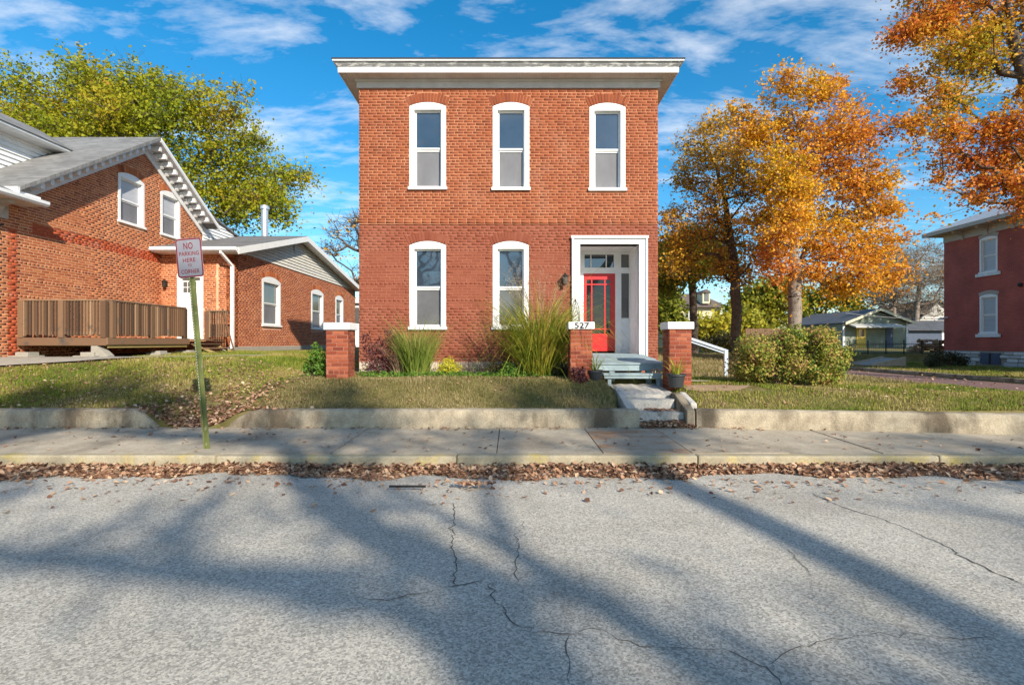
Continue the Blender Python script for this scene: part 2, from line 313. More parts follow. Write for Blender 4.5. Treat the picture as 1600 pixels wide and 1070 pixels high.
m_leaf_green = leafmat('leaves_green', [(0.0, (0.05, 0.12, 0.015)), (0.6, (0.12, 0.24, 0.03)), (1.0, (0.24, 0.33, 0.06))], nscale=2, tr=0.3)
m_leaf_yellow = leafmat('leaves_yellow', [(0.0, (0.36, 0.36, 0.02)), (0.6, (0.60, 0.55, 0.03)), (1.0, (0.66, 0.55, 0.06))], nscale=2, tr=0.3)
m_leaf_dark = leafmat('leaves_dark', [(0.0, (0.03, 0.035, 0.012)), (0.6, (0.08, 0.075, 0.03)), (1.0, (0.15, 0.10, 0.04))], nscale=2, tr=0.2)
m_leaf_purple = leafmat('leaves_purple', [(0.0, (0.07, 0.022, 0.025)), (0.6, (0.15, 0.05, 0.05)), (1.0, (0.26, 0.12, 0.10))], nscale=2, tr=0.2)
m_blade_green = leafmat('blades_green', [(0.0, (0.098, 0.162, 0.020)), (0.5, (0.221, 0.281, 0.048)), (0.85, (0.369, 0.357, 0.096)), (1.0, (0.451, 0.391, 0.176))], nscale=2, tr=0.3)
m_blade_gold = leafmat('blades_green_gold', [(0.0, (0.10, 0.15, 0.02)), (0.45, (0.26, 0.30, 0.03)), (0.75, (0.48, 0.40, 0.06)), (1.0, (0.52, 0.36, 0.12))], nscale=2, tr=0.3)
m_blade_red = leafmat('blades_dark_red', [(0.0, (0.08, 0.025, 0.02)), (0.6, (0.17, 0.06, 0.035)), (1.0, (0.33, 0.16, 0.09))], nscale=2, tr=0.2)
m_plume = leafmat('plumes_tan', [(0.0, (0.30, 0.19, 0.11)), (1.0, (0.52, 0.38, 0.25))], nscale=2, tr=0.3)
# left house and others
m_brick_left = M_piece('brick_left', [(0.0, (0.24, 0.062, 0.027)), (0.3, (0.36, 0.096, 0.034)), (0.7, (0.43, 0.128, 0.045)), (1.0, (0.50, 0.18, 0.07))], grime=(0.46, 0.19, 0.09), gscale=0.7, gpos=(0.5, 0.85), bump=0.5)
m_brick_leftred = M_piece('brick_red_paint', [(0.0, (0.356, 0.068, 0.027)), (1.0, (0.454, 0.101, 0.039))], grime=(0.454, 0.230, 0.150), gscale=2.5, gpos=(0.5, 0.8), bump=0.5)
m_mortar_left = M('mortar_left', [(0.3, (0.575, 0.293, 0.160)), (0.7, (0.782, 0.500, 0.320))], 2.5, 0.95, 0.5, 120)
m_mortar_rose = M('mortar_addition', [(0.3, (0.54, 0.27, 0.18)), (0.7, (0.66, 0.39, 0.28))], 2.5, 0.95, 0.5, 120)
m_shingle = M_shingle('shingles_grey', (0.23, 0.225, 0.215), (0.17, 0.165, 0.16), 'XY', 0.13)
m_shingle2 = M_shingle('shingles_addition', (0.19, 0.18, 0.175), (0.14, 0.135, 0.13), 'XY', 0.14)
m_siding = M('white_siding', (0.76, 0.76, 0.75), 3, 0.5, 0.1)
m_siding_tan = M('tan_siding', (0.68, 0.64, 0.56), 3, 0.5, 0.1)
m_trim_grey = M('trim_grey_white', [(0.3, (0.60, 0.60, 0.60)), (0.7, (0.74, 0.74, 0.73))], 4, 0.7, 0.2)
m_gutter = M('gutter_white', (0.76, 0.76, 0.76), 3, 0.35, 0.05, spec=0.5)
m_deck = M_piece('weathered_deck_wood', [(0.0, (0.06, 0.036, 0.024)), (0.4, (0.15, 0.083, 0.048)), (0.8, (0.24, 0.14, 0.08)), (1.0, (0.34, 0.225, 0.135))], grime=(0.085, 0.07, 0.06), gscale=2.5, gpos=(0.56, 0.72), bump=0.6, bscale=60)
m_deck_yellow = M('treated_wood', (0.36, 0.27, 0.10), 5, 0.85, 0.4, 30, stretch=(1, 1, 6))
m_block = M('concrete_block', (0.34, 0.31, 0.26), 8, 0.95, 0.6, 40)
m_pipe = M('galvanised_pipe', (0.55, 0.56, 0.58), 6, 0.35, 0.1, metal=0.6, spec=0.5)
m_door_white = M('white_door', (0.80, 0.81, 0.81), 3, 0.4, 0.05, spec=0.5)
m_sign = M('sign_face', [(0.3, (0.20, 0.195, 0.225)), (0.7, (0.245, 0.24, 0.27))], 5, 0.4, 0.05, spec=0.5)
m_sign_red = M('sign_red', (0.19, 0.012, 0.02), 8, 0.5, 0.05)
m_post = M_stain('post_green_paint', [(0.3, (0.115, 0.135, 0.04)), (0.7, (0.19, 0.205, 0.075))], (0.33, 0.31, 0.20), 12, (0.60, 0.70), scale=6, rough=0.55, bump=0.2)
m_black = M('black_metal', (0.02, 0.02, 0.022), 8, 0.5, 0.1)
m_pot = M('black_plastic_pot', (0.035, 0.037, 0.04), 8, 0.45, 0.1, spec=0.5)
m_soil = M('potting_soil', (0.06, 0.04, 0.03), 20, 1.0, 0.8)
m_rbrick = M_brick('brick_dark_red', (0.42, 0.088, 0.062), (0.35, 0.073, 0.052), (0.46, 0.135, 0.10))
m_rstone = M_piece('foundation_stone', [(0.0, (0.42, 0.40, 0.39)), (1.0, (0.72, 0.70, 0.69))], bump=0.9, bscale=18)
m_rtrim = M('right_trim', (0.46, 0.40, 0.34), 5, 0.8, 0.2)
m_roof_pale = M('roof_pale', (0.42, 0.44, 0.46), 4, 0.6, 0.1)
m_sage = M('sage_siding', [(0.3, (0.16, 0.18, 0.135)), (0.7, (0.27, 0.29, 0.225))], 1.2, 0.8, 0.3, 20)  # colour darkened to stand for dappled shade on the cottage wall
m_blue_siding = M('blue_grey_siding', (0.085, 0.105, 0.15), 2, 0.8, 0.3, 20)  # base colour darkened so the garage wall looks shaded
m_yellow = M('yellow_paint', (0.70, 0.48, 0.08), 4, 0.5)
m_cream = M('cream_stucco', (0.66, 0.58, 0.40), 3, 0.9, 0.2)
m_brown_roof = M_shingle('brown_roof', (0.16, 0.115, 0.10), (0.12, 0.09, 0.08), 'XZ', 0.2)
m_slate_roof = M_shingle('slate_roof', (0.10, 0.105, 0.12), (0.075, 0.08, 0.09), 'XZ', 0.2)
m_grey_siding = M('grey_siding', (0.50, 0.48, 0.44), 3, 0.8)
m_log = M_piece('firewood', [(0.0, (0.30, 0.17, 0.09)), (1.0, (0.62, 0.42, 0.26))], bump=0.5)
m_rail = M('pale_metal_rail', (0.52, 0.58, 0.66), 4, 0.4, 0.05, metal=0.3, spec=0.5)
m_wire = M('wire', (0.30, 0.30, 0.31), 4, 0.7)
m_interior = M('dark_room', (0.02, 0.02, 0.02), 3, 0.9)
m_brown_fence = M('brown_fence', (0.20, 0.12, 0.075), 4, 0.9, 0.3)

# ------------------------------------------------------------------ terrain
FY = 12.5                     # depth of the main facade
KERB_Y, WALK_Y = 6.46, 8.42
def ground_z(x, y):
    x = np.asarray(x, float); y = np.asarray(y, float)
    main = 0.42 + 0.41 * S((y - 8.6) / 1.4)
    main = main - 0.12 * S((x - 1.8) / 2.2) * S((y - 8.9) / 1.0) - 0.18 * S((x - 4) / 6) * S((y - 8.8) / 1.2)
    main = main + 0.45 * S((y - 14) / 12) * S((x - 3.6) / 2)
    left = 0.40 + 0.77 * S((y - 8.6) / 3.2) + 0.07 * S((y - 12) / 5)
    z = main + (left - main) * S((-4.5 - x) / 2.0)
    g = np.exp(-((x + 5.28) / 0.62) ** 4) * (1 - S((y - 8.3) / 2.4))
    z = z + g * (0.135 - z)
    st = np.exp(-((x - 2.5) / 0.64) ** 6) * (1 - S((y - 10.3) / 0.5)); z = z + st * (np.where(y < 9.36, 0.10, 0.48) - z)      # cut for the steps
    z = z + (0.05 - z) * S((x - 10.3) / 1.3)
    z = z + (0.24 + 0.10 * S((x - 18.4) / 6) + 0.54 * S((y - 31.4) / 0.7) + 0.2 * S((y - 34) / 16) - z) * S((x - 18.15) / 0.25)
    z = np.where(y < 8.5, np.where((np.abs(x + 5.28) < 0.5) & (y > 8.35), z, -0.10), z)
    z = np.where(y < -5.6, 0.08, z)
    z = z + (1.15 - z) * S((y - 55) / 30)
    return z
xs = np.unique(np.round(np.concatenate([np.arange(-16, 12, 0.2), np.arange(12, 27, 0.35), np.array([18.1, 18.3, 18.45]), np.arange(-60, -16, 3), np.arange(27, 75, 3),
     np.arange(-500, -60, 40), np.arange(75, 520, 40)]), 3))
ys = np.unique(np.round(np.concatenate([np.arange(8.3, 14, 0.12), np.arange(14, 34, 0.35), np.arange(32, 90, 3), np.arange(90, 900, 60), np.array([8.34, 8.36, 8.49, 8.51, -5.59, -5.61]),
     np.arange(-60, 8.3, 4), np.arange(-500, -60, 60)]), 3))
GX, GY = np.meshgrid(xs, ys); GZ = ground_z(GX, GY)
nx, ny = len(xs), len(ys)
idx = np.arange(nx * ny).reshape(ny, nx)
ground = np_mesh('ground', np.stack([GX, GY, GZ], -1).reshape(-1, 3),
                 np.stack([idx[:-1, :-1], idx[:-1, 1:], idx[1:, 1:], idx[1:, :-1]], -1).reshape(-1, 4), m_lawn, smooth=True)
tag(ground, 'straw and green lawn soil rising from the street', 'ground', kind='structure')

# road, side street, kerb, sidewalk
rx = np.arange(-70, 90.1, 1.0); ry = np.linspace(-5.0, KERB_Y, 16)
RX, RY = np.meshgrid(rx, ry); RZ = 0.05 * (1 - ((RY - 0.7) / 5.7) ** 2) - 0.05 + 0.006 * np.sin(RX * 1.7 + RY) 
RZ = np.where(RY > 2, RZ, RZ)
def road_z(x, y): return 0.05 * (1 - ((np.asarray(y, float) - 0.7) / 5.7) ** 2) - 0.05 + 0.006 * np.sin(np.asarray(x, float) * 1.7 + np.asarray(y, float))
idx = np.arange(len(rx) * len(ry)).reshape(len(ry), len(rx))
road = np_mesh('road', np.stack([RX, RY, RZ], -1).reshape(-1, 3), np.stack([idx[:-1, :-1], idx[:-1, 1:], idx[1:, 1:], idx[1:, :-1]], -1).reshape(-1, 4), m_road, smooth=True)
tag(road, 'aged pale grey asphalt street with cracks', 'road', kind='structure')
side = MB()
for k in range(40):
    y0, y1 = 8.0 + k * 2.5, 10.5 + k * 2.5
    side.add([(11.4, y0, 0.055), (14.8, y0, 0.115), (18.2, y0, 0.07), (11.4, y1, 0.055), (14.8, y1, 0.115), (18.2, y1, 0.07)], [(0, 1, 4, 3), (1, 2, 5, 4)])
side.add([(11.4, 6.4, 0.03), (18.2, 6.4, 0.03), (18.2, 8.0, 0.07), (14.8, 8.0, 0.115), (11.4, 8.0, 0.055)], [(0, 1, 2, 3, 4)])
so = side.build('side_street', m_pavers); tag(so, 'brick paved side street beyond the hedge', 'street', kind='structure')
k2 = MB().box(18.2, 18.36, 8.5, 80, -0.05, 0.245).build('side_street_kerb', m_wall, bevel=0.02); tag(k2, 'low concrete kerb along the brick side street', 'kerb', kind='structure')

rng = np.random.default_rng(5)
def crack(pts, w=0.012, seed=0):
    r = np.random.default_rng(seed); P = []
    for (a, b) in zip(pts[:-1], pts[1:]):
        ya, yb = EYE * F / (a[1] - 535), EYE * F / (b[1] - 535)
        A = np.array([(a[0] - 800) / F * ya, ya]); B = np.array([(b[0] - 800) / F * yb, yb])
        n = max(2, int(np.linalg.norm(B - A) / 0.05))
        for t in np.linspace(0, 1, n, endpoint=False): P.append(A + (B - A) * t)
    P.append(B); P = np.array(P)
    P[1:-1] += r.normal(0, 0.014, P[1:-1].shape)
    V, Fc = [], []
    for i, p in enumerate(P):
        d = P[min(i + 1, len(P) - 1)] - P[max(i - 1, 0)]; d /= np.linalg.norm(d) + 1e-6; nrm = np.array([-d[1], d[0]])
        ww = w * r.uniform(0.15, 0.75) * (0.4 if i in (0, len(P) - 1) else 1)
        for s_ in (-1, 1):
            q = p + nrm * s_ * ww / 2; V.append((q[0], q[1], float(road_z(q[0], q[1])) + 0.004))
        if i: Fc.append((2*i-2, 2*i-1, 2*i+1, 2*i))
    mb = MB(); mb.add(V, Fc); mb.build('crack', m_crack, road)
crack([(707, 780), (711, 800), (706, 835), (711, 870), (712, 912)], 0.020, 1)
crack([(577, 936), (625, 932), (680, 920), (712, 912), (752, 905)], 0.015, 2)
crack([(577, 936), (545, 950), (515, 962)], 0.009, 3)
crack([(762, 908), (775, 935), (795, 962), (815, 980)], 0.013, 4)
crack([(805, 828), (811, 855), (806, 880), (811, 905)], 0.014, 5)
crack([(812, 980), (870, 992), (925, 982), (985, 1000), (1045, 1010), (1130, 1010)], 0.010, 6)
crack([(1130, 1010), (1190, 1035), (1210, 1050), (1222, 1069)], 0.012, 7)
crack([(1200, 1035), (1250, 1010), (1290, 1000), (1370, 988), (1450, 992), (1560, 998)], 0.010, 8)
crack([(1270, 765), (1310, 785), (1390, 810), (1470, 845), (1510, 870), (1600, 912)], 0.022, 9)
crack([(890, 990), (886, 1020), (890, 1068)], 0.010, 10)
crack([(1230, 855), (1250, 880), (1268, 900)], 0.010, 11)
crack([(810, 830), (820, 808)], 0.010, 12)
crack([(480, 926), (530, 928), (577, 936)], 0.006, 13)
crack([(190, 1000), (235, 992), (275, 990)], 0.006, 14)

def slab_row():
    sw = bpy.data.objects.new('sidewalk', None); col.objects.link(sw); sw.location = (0, 7.5, 0.1)
    tag(sw, 'stained concrete sidewalk slabs behind the kerb', 'sidewalk', kind='structure')
    edges = [-22.0]
    r = random.Random(3)
    while edges[-1] < 10.8: edges.append(edges[-1] + r.choice([1.5, 1.55, 1.45]))
    # joints where the photo shows them
    edges = [e for e in edges if not (-3.0 < e < 3.7)] + [-2.35, -0.2, 1.18, 2.33, 3.6]
    edges.sort()
    for a, b in zip(edges[:-1], edges[1:]):
        zt = r.uniform(-0.006, 0.006); sk = 0.22
        mb = MB()
        q = []
        ny_ = 4
        for j in range(ny_ + 1):
            t = j / ny_; y = KERB_Y + 0.165 + (8.47 - KERB_Y - 0.165) * t
            z = 0.118 + 0.03 * t + zt + r.uniform(-0.002, 0.002)
            q += [(a + 0.006, y, z), (b - 0.006, y, z)]
        fs = [(2*j, 2*j+1, 2*j+3, 2*j+2) for j in range(ny_)]
        n = len(q)
        q += [(a + 0.006, KERB_Y + 0.165, -0.05), (b - 0.006, KERB_Y + 0.165, -0.05), (a + 0.006, 8.47, -0.05), (b - 0.006, 8.47, -0.05)]
        fs += [(0, n, n + 1, 1), (2 * ny_, 2 * ny_ + 1, n + 3, n + 2), tuple([2*j for j in range(ny_ + 1)] + [n + 2, n]), tuple([2*j+1 for j in range(ny_, -1, -1)] + [n + 1, n + 3])]
        mb.add(q, fs)
        mb.build('slab', m_walk_rust if 0.9 < (a + b) / 2 < 2.1 else m_walk, sw)
    mb = MB().box(-22, 10.8, KERB_Y + 0.17, 8.46, -0.06, 0.095); mb.build('joint_bed', m_crack, sw)
    return sw
slab_row()
kerb = bpy.data.objects.new('kerb', None); col.objects.link(kerb); kerb.location = (0, KERB_Y, 0)
tag(kerb, 'worn yellow painted concrete kerb along the street', 'kerb', kind='structure')
ke = [-22] + [-19 + 3.05 * k for k in range(10)]
for a, b in zip(ke[:-1], ke[1:]):
    MB().box(a + 0.004, b - 0.004, KERB_Y, KERB_Y + 0.16, -0.1, 0.122 + random.Random(a).uniform(-0.006, 0.006)).build('kerb_stone', m_kerb, kerb, bevel=0.025)

# retaining walls: profile swept along a line
def sweep_wall(pts, prof, seed, step=0.12):
    r = np.random.default_rng(seed); P = []
    for a, b in zip(pts[:-1], pts[1:]):
        a, b = np.array(a, float), np.array(b, float); n = max(1, int(np.linalg.norm(b - a) / step))
        for k in range(n): P.append(a + (b - a) * k / n)
    P.append(np.array(pts[-1], float)); P = np.array(P); m = len(prof)
    V = []
    for i, p in enumerate(P):
        d = P[min(i + 1, len(P) - 1)] - P[max(i - 1, 0)]; d = d[:2] / np.linalg.norm(d[:2]); nrm = np.array([-d[1], d[0]])
        sc = p[2]
        for (o, z) in prof:
            jt = r.normal(0, 0.0035, 2); q = p[:2] + nrm * (o + jt[0])
            V.append((q[0], q[1], 0.10 + (z - 0.10) * sc + jt[1] * 0.7))
    Fc = [(i*m+k, (i+1)*m+k, (i+1)*m+k+1, i*m+k+1) for i in range(len(P) - 1) for k in range(m - 1)]
    mb = MB(); mb.add(V, Fc + [tuple(range(m)), tuple(range(len(V) - 1, len(V) - m - 1, -1))]); return mb
PROF = [(0.0, 0.02), (0.003, 0.15), (0.012, 0.36), (0.022, 0.415), (0.05, 0.437), (0.11, 0.446), (0.19, 0.446), (0.23, 0.42), (0.235, 0.02)]
o = sweep_wall([(-22, WALK_Y, 1), (-6.28, WALK_Y, 1), (-6.12, WALK_Y, 0.86), (-5.86, WALK_Y, 0.22)], PROF, 11).build('retaining_wall', m_wall, smooth=False)
tag(o, 'low concrete retaining wall in front of the left lawn, sloped end', 'wall', 'low concrete walls along the sidewalk')
o = sweep_wall([(-4.68, WALK_Y, 0.25), (-4.55, WALK_Y, 0.6), (-4.36, WALK_Y, 0.88), (-4.18, WALK_Y, 1), (2.1, WALK_Y, 1)], PROF, 12).build('retaining_wall', m_wall)
tag(o, 'dark stained concrete retaining wall below the red brick house lawn', 'wall', 'low concrete walls along the sidewalk')
o = sweep_wall([(3.04, WALK_Y, 1.0), (5.0, 8.2, 1.0), (8.0, 7.78, 1.02), (10.4, 7.4, 1.02), (10.9, 7.6, 1.0), (11.1, 8.3, 0.9)], PROF, 13).build('retaining_wall', m_wall)
tag(o, 'pale weathered concrete retaining wall to the right of the steps', 'wall', 'low concrete walls along the sidewalk')

# concrete steps between the walls
st = thing('concrete_steps', 'broken concrete steps with leaves leading up to the porch', 'steps', (2.55, 8.9, 0.12))
def rough_block(x0, x1, y0, y1, z0, z1, seed, n=10, amp=0.012, slope=0.0):
    r = np.random.default_rng(seed); mb = MB(); us = np.linspace(x0, x1, n); V = []
    for u in us:
        a, b = r.normal(0, amp, 2), r.normal(0, amp * 0.6, 2)
        V += [(u, y0 + a[0] * 0.5, z0), (u, y0 + a[0], z1 + b[0]), (u, (y0 + y1) / 2, z1 + slope / 2 + r.normal(0, amp * 0.6)), (u, y1, z1 + slope + b[1]), (u, y1, z0)]
    Fc = [(i*5+k, (i+1)*5+k, (i+1)*5+k+1, i*5+k+1) for i in range(n - 1) for k in range(4)]
    mb.add(V, Fc + [(0, 1, 2, 3, 4), tuple((n-1)*5 + k for k in (4, 3, 2, 1, 0))]); return mb
rough_block(2.11, 3.02, 8.60, 9.02, 0.05, 0.375, 1).build('step', m_step, st)
rough_block(2.02, 2.85, 8.98, 9.40, 0.05, 0.545, 2).build('step', m_step, st)
rough_block(1.98, 2.98, 9.38, 10.5, 0.2, 0.60, 3, n=14, amp=0.016, slope=0.10).build('landing', m_step, st)
mb = MB().prism([(1.93, 8.64, 0.3), (1.93, 8.64, 0.448), (1.93, 9.62, 0.70), (1.93, 9.62, 0.3)], (0.16, 0, 0)); mb.build('cheek_wall', m_step, st, bevel=0.015)
mb = MB().prism([(2.88, 8.44, 0.1), (2.88, 8.44, 0.43), (2.88, 8.72, 0.50), (2.88, 9.05, 0.635), (2.88, 9.28, 0.645), (2.88, 9.5, 0.52), (2.88, 9.5, 0.1)], (0.145, 0, 0)); mb.build('cheek_wall', m_wall, st, bevel=0.02)
mb = MB().prism([(3.026, 8.68, 0.3), (3.026, 8.68, 0.52), (3.026, 9.28, 0.66), (3.026, 9.5, 0.52), (3.026, 9.5, 0.3)], (0.12, 0, 0)); mb.build('broken_edge', m_step, st, bevel=0.03)
# paving scraps and path of the left lot
def ground_patch(name, poly, mat, lift=0.012, seed=0, n=26, ny_=7):
    """sheet between a lower and an upper edge polyline: poly = [(x, y_near, y_far)...]"""
    r = np.random.default_rng(seed); px_ = np.array(poly, float); X = np.linspace(px_[0, 0], px_[-1, 0], n)
    a = np.interp(X, px_[:, 0], px_[:, 1]) + r.normal(0, 0.02, n); b = np.interp(X, px_[:, 0], px_[:, 2]) + r.normal(0, 0.02, n)
    V = []; 
    for i in range(n):
        for j in range(ny_):
            y = a[i] + (b[i] - a[i]) * j / (ny_ - 1); V.append((X[i], y, float(ground_z(X[i], y)) + lift))
    Fc = [(i*ny_+j, (i+1)*ny_+j, (i+1)*ny_+j+1, i*ny_+j+1) for i in range(n - 1) for j in range(ny_ - 1)]
    mb = MB(); mb.add(V, Fc); return mb.build(name, mat, smooth=True)
PATH_L = [(-15, 10.6, 11.7), (-11.5, 10.75, 11.75), (-9.6, 11.15, 11.95), (-7.6, 12.2, 12.7), (-6.4, 13.2, 13.6)]
o = ground_patch('path', PATH_L, m_block, 0.05, 1); tag(o, 'grey concrete path in front of the wooden deck', 'path', kind='structure')
o = ground_patch('bare_patch', [(3.25, 9.55, 9.7), (3.6, 9.45, 9.95), (4.2, 9.55, 10.0), (4.6, 9.85, 9.95)], m_dirt, 0.014, 2, 16, 5); tag(o, 'bare tan dirt patch in the lawn by the steps', 'dirt', kind='structure')
o = ground_patch('path', [(3.0, 10.3, 10.9), (3.6, 10.35, 10.85), (4.1, 10.5, 10.7)], m_walk, 0.05, 3, 10, 4); tag(o, 'pale paving scrap behind the pillar by the hedge', 'path', kind='structure')

# ------------------------------------------------------------------ bricks
def brick_list(W, z0, z1, holes, seed, bl=0.22, ch=0.0683, lim=None, header_every=6, off=0.0):
    """(u0, u1, z0, z1) of every brick on a wall of width W, cut round holes (u0,u1,z0,z1)"""
    r = random.Random(seed); out = []; g = 0.0145; row = 0; z = z0
    while z < z1 - 0.02:
        ztop = min(z + ch, z1); hdr = (row % header_every == 3)
        L = bl / 2 if hdr else bl
        u = -L * (0.5 if row % 2 else 0.0) + off + (r.uniform(-0.02, 0.02)); 
        while u < W:
            a, b = max(u + g / 2, 0.0), min(u + L - g / 2, W); u += L * (1 + r.uniform(-0.012, 0.012))
            zc = (z + ztop) / 2
            if lim:
                lo, hi = lim(zc); a, b = max(a, lo), min(b, hi)
            segs = [(a, b)]
            for (h0, h1, hz0, hz1) in holes:
                if (hz0 < ztop - 0.012 and hz1 > z + 0.012) if hz1 - hz0 > 0.03 else (hz0 <= zc < hz1):
                    ns = []
                    for (p, q) in segs:
                        if q <= h0 or p >= h1: ns.append((p, q)); continue
                        if p < h0: ns.append((p, h0))
                        if q > h1: ns.append((h1, q))
                    segs = ns
            for (p, q) in segs:
                if q - p > 0.03:
                    wv = 0.006 * math.sin(0.9 * p + 1.7 * z) + 0.0035 * math.sin(2.3 * p + 3.1 * z + 1); wv = max(-0.004, wv) if z < z0 + 0.1 or ztop > z1 - 0.1 else wv
                    out.append((p, q, z + g / 2 + wv, ztop - g / 2 + wv))
        z += ch; row += 1
    return out
def bricks_mesh(name, bricks, o, U, Nn, mat, parent, depth=0.005, seed=0):
    if not bricks: return None
    r = np.random.default_rng(seed); B = np.array(bricks); n = len(B)
    o, U, Nn = np.array(o, float), np.array(U, float), np.array(Nn, float)
    dj = depth + r.uniform(-0.0012, 0.0012, n); jz = r.normal(0, 0.0012, n)
    def P(u, z, d): return o[None] + U[None] * u[:, None] + np.array([0, 0, 1.0])[None] * z[:, None] + Nn[None] * d[:, None]
    c = 0.0018
    zz = np.zeros(n) - 0.002
    ring0 = [P(B[:, 0], B[:, 2] + jz, zz), P(B[:, 1], B[:, 2] + jz, zz), P(B[:, 1], B[:, 3] + jz, zz), P(B[:, 0], B[:, 3] + jz, zz)]
    ring1 = [P(B[:, 0] + c, B[:, 2] + c + jz, dj), P(B[:, 1] - c, B[:, 2] + c + jz, dj), P(B[:, 1] - c, B[:, 3] - c + jz, dj), P(B[:, 0] + c, B[:, 3] - c + jz, dj)]
    V = np.stack(ring0 + ring1, 1).reshape(-1, 3)
    fq = np.array([(4, 5, 6, 7), (0, 1, 5, 4), (1, 2, 6, 5), (2, 3, 7, 6), (3, 0, 4, 7)])
    if np.dot(np.cross(U, [0, 0, 1]), Nn) < 0: fq = fq[:, ::-1]
    Fc = (np.arange(n)[:, None, None] * 8 + fq[None]).reshape(-1, 4)
    return np_mesh(name, V, Fc, mat, parent)
def brick_parts(bricks, o, U, Nn, mat, parent, depth=0.005, seed=0):
    """single bricks as parts sharing one mesh per size"""
    r = random.Random(seed); o, U, Nn = Vector(o), Vector(U), Vector(Nn); cache = {}
    flip = U.cross(Vector((0, 0, 1))).dot(Nn) < 0
    for (a, b, z0, z1) in bricks:
        k = (round(b - a, 2), round(z1 - z0, 3))
        if k not in cache:
            w, h = b - a, z1 - z0; c = 0.0018; V = []
            for d, e in ((-0.002, 0), (depth, c)):
                for u, z in ((-w/2 + e, -h/2 + e), (w/2 - e, -h/2 + e), (w/2 - e, h/2 - e), (-w/2 + e, h/2 - e)): V.append(tuple(U * u + Vector((0, 0, z)) + Nn * d))
            fq = [(4, 5, 6, 7), (0, 1, 5, 4), (1, 2, 6, 5), (2, 3, 7, 6), (3, 0, 4, 7)]
            if flip: fq = [f[::-1] for f in fq]
            me = bpy.data.meshes.new('brick'); me.from_pydata(V, [], fq); me.materials.append(mat); me.update(); cache[k] = me
        ob = bpy.data.objects.new('brick', cache[k]); col.objects.link(ob)
        ob.location = o + U * ((a + b) / 2) + Vector((0, 0, (z0 + z1) / 2)) + Nn * r.uniform(-0.0012, 0.0012); parent_to(ob, parent)
def backing(name, o, U, Nn, W, z0, z1, holes, mat, parent, thick=0.26, top=None, splits=()):
    """wall body with openings; top(u) gives a sloping top edge"""
    o, U, Nn = Vector(o), Vector(U), Vector(Nn)
    us = sorted(set([0, W] + [h[0] for h in holes] + [h[1] for h in holes] + list(splits)))
    zs = sorted(set([z0, z1] + [h[2] for h in holes] + [h[3] for h in holes]))
    us = [u for u in us if 0 <= u <= W]; zs = [z for z in zs if z0 <= z <= z1]
    nu, nz = len(us) - 1, len(zs) - 1
    def solid(i, j):
        if i < 0 or j < 0 or i >= nu or j >= nz: return False
        uc, zc = (us[i] + us[i+1]) / 2, (zs[j] + zs[j+1]) / 2
        return not any(h[0] < uc < h[1] and h[2] < zc < h[3] for h in holes)
    mb = MB()
    def P(u, z, d): return tuple(o + U * u + Vector((0, 0, z)) - Nn * d)
    for i in range(nu):
        for j in range(nz):
            if not solid(i, j): continue
            a, b, c, d = us[i], us[i+1], zs[j], zs[j+1]
            da, db = (d, d)
            if j == nz - 1 and top: da, db = top(a), top(b)
            mb.add([P(a, c, 0), P(b, c, 0), P(b, db, 0), P(a, da, 0)], [(0, 1, 2, 3)])
            mb.add([P(a, c, thick), P(b, c, thick), P(b, db, thick), P(a, da, thick)], [(3, 2, 1, 0)])
            if not solid(i - 1, j): mb.add([P(a, c, 0), P(a, da, 0), P(a, da, thick), P(a, c, thick)], [(0, 1, 2, 3)])
            if not solid(i + 1, j): mb.add([P(b, c, 0), P(b, db, 0), P(b, db, thick), P(b, c, thick)], [(3, 2, 1, 0)])
            if not solid(i, j - 1): mb.add([P(a, c, 0), P(b, c, 0), P(b, c, thick), P(a, c, thick)], [(3, 2, 1, 0)])
            if not solid(i, j + 1): mb.add([P(a, da, 0), P(b, db, 0), P(b, db, thick), P(a, da, thick)], [(0, 1, 2, 3)])
    return mb.build(name, mat, parent)
def voussoirs(o, U, Nn, u0, u1, zs, rise, mat, parent, n=15, depth=0.22, seed=0, joined=None):
    """soldier-brick fan over a segmental arch"""
    w = (u1 - u0) / 2; R = (w * w + rise * rise) / (2 * rise); cz = zs + rise - R; uc = (u0 + u1) / 2
    am = math.asin(min(1, w / R)) * 1.03; o, U, Nn = Vector(o), Vector(U), Vector(Nn)
    for k in range(n):
        a0 = -am + 2 * am * (k + 0.09) / n; a1 = -am + 2 * am * (k + 0.91) / n; V = []
        for d, e in ((0.0, 0), (0.014, 0.003)):
            for a, rr in ((a0, R + e), (a1, R + e), (a1, R + depth - e), (a0, R + depth - e)):
                V.append(tuple(o + U * (uc + rr * math.sin(a)) + Vector((0, 0, cz + rr * math.cos(a))) + Nn * d))
        fq = [(4, 5, 6, 7), (0, 1, 5, 4), (1, 2, 6, 5), (2, 3, 7, 6), (3, 0, 4, 7)]
        if U.cross(Vector((0, 0, 1))).dot(Nn) < 0: fq = [f[::-1] for f in fq]
        if joined is not None: joined.add(V, fq)
        else: MB().add(V, fq).build('arch_brick', mat, parent)

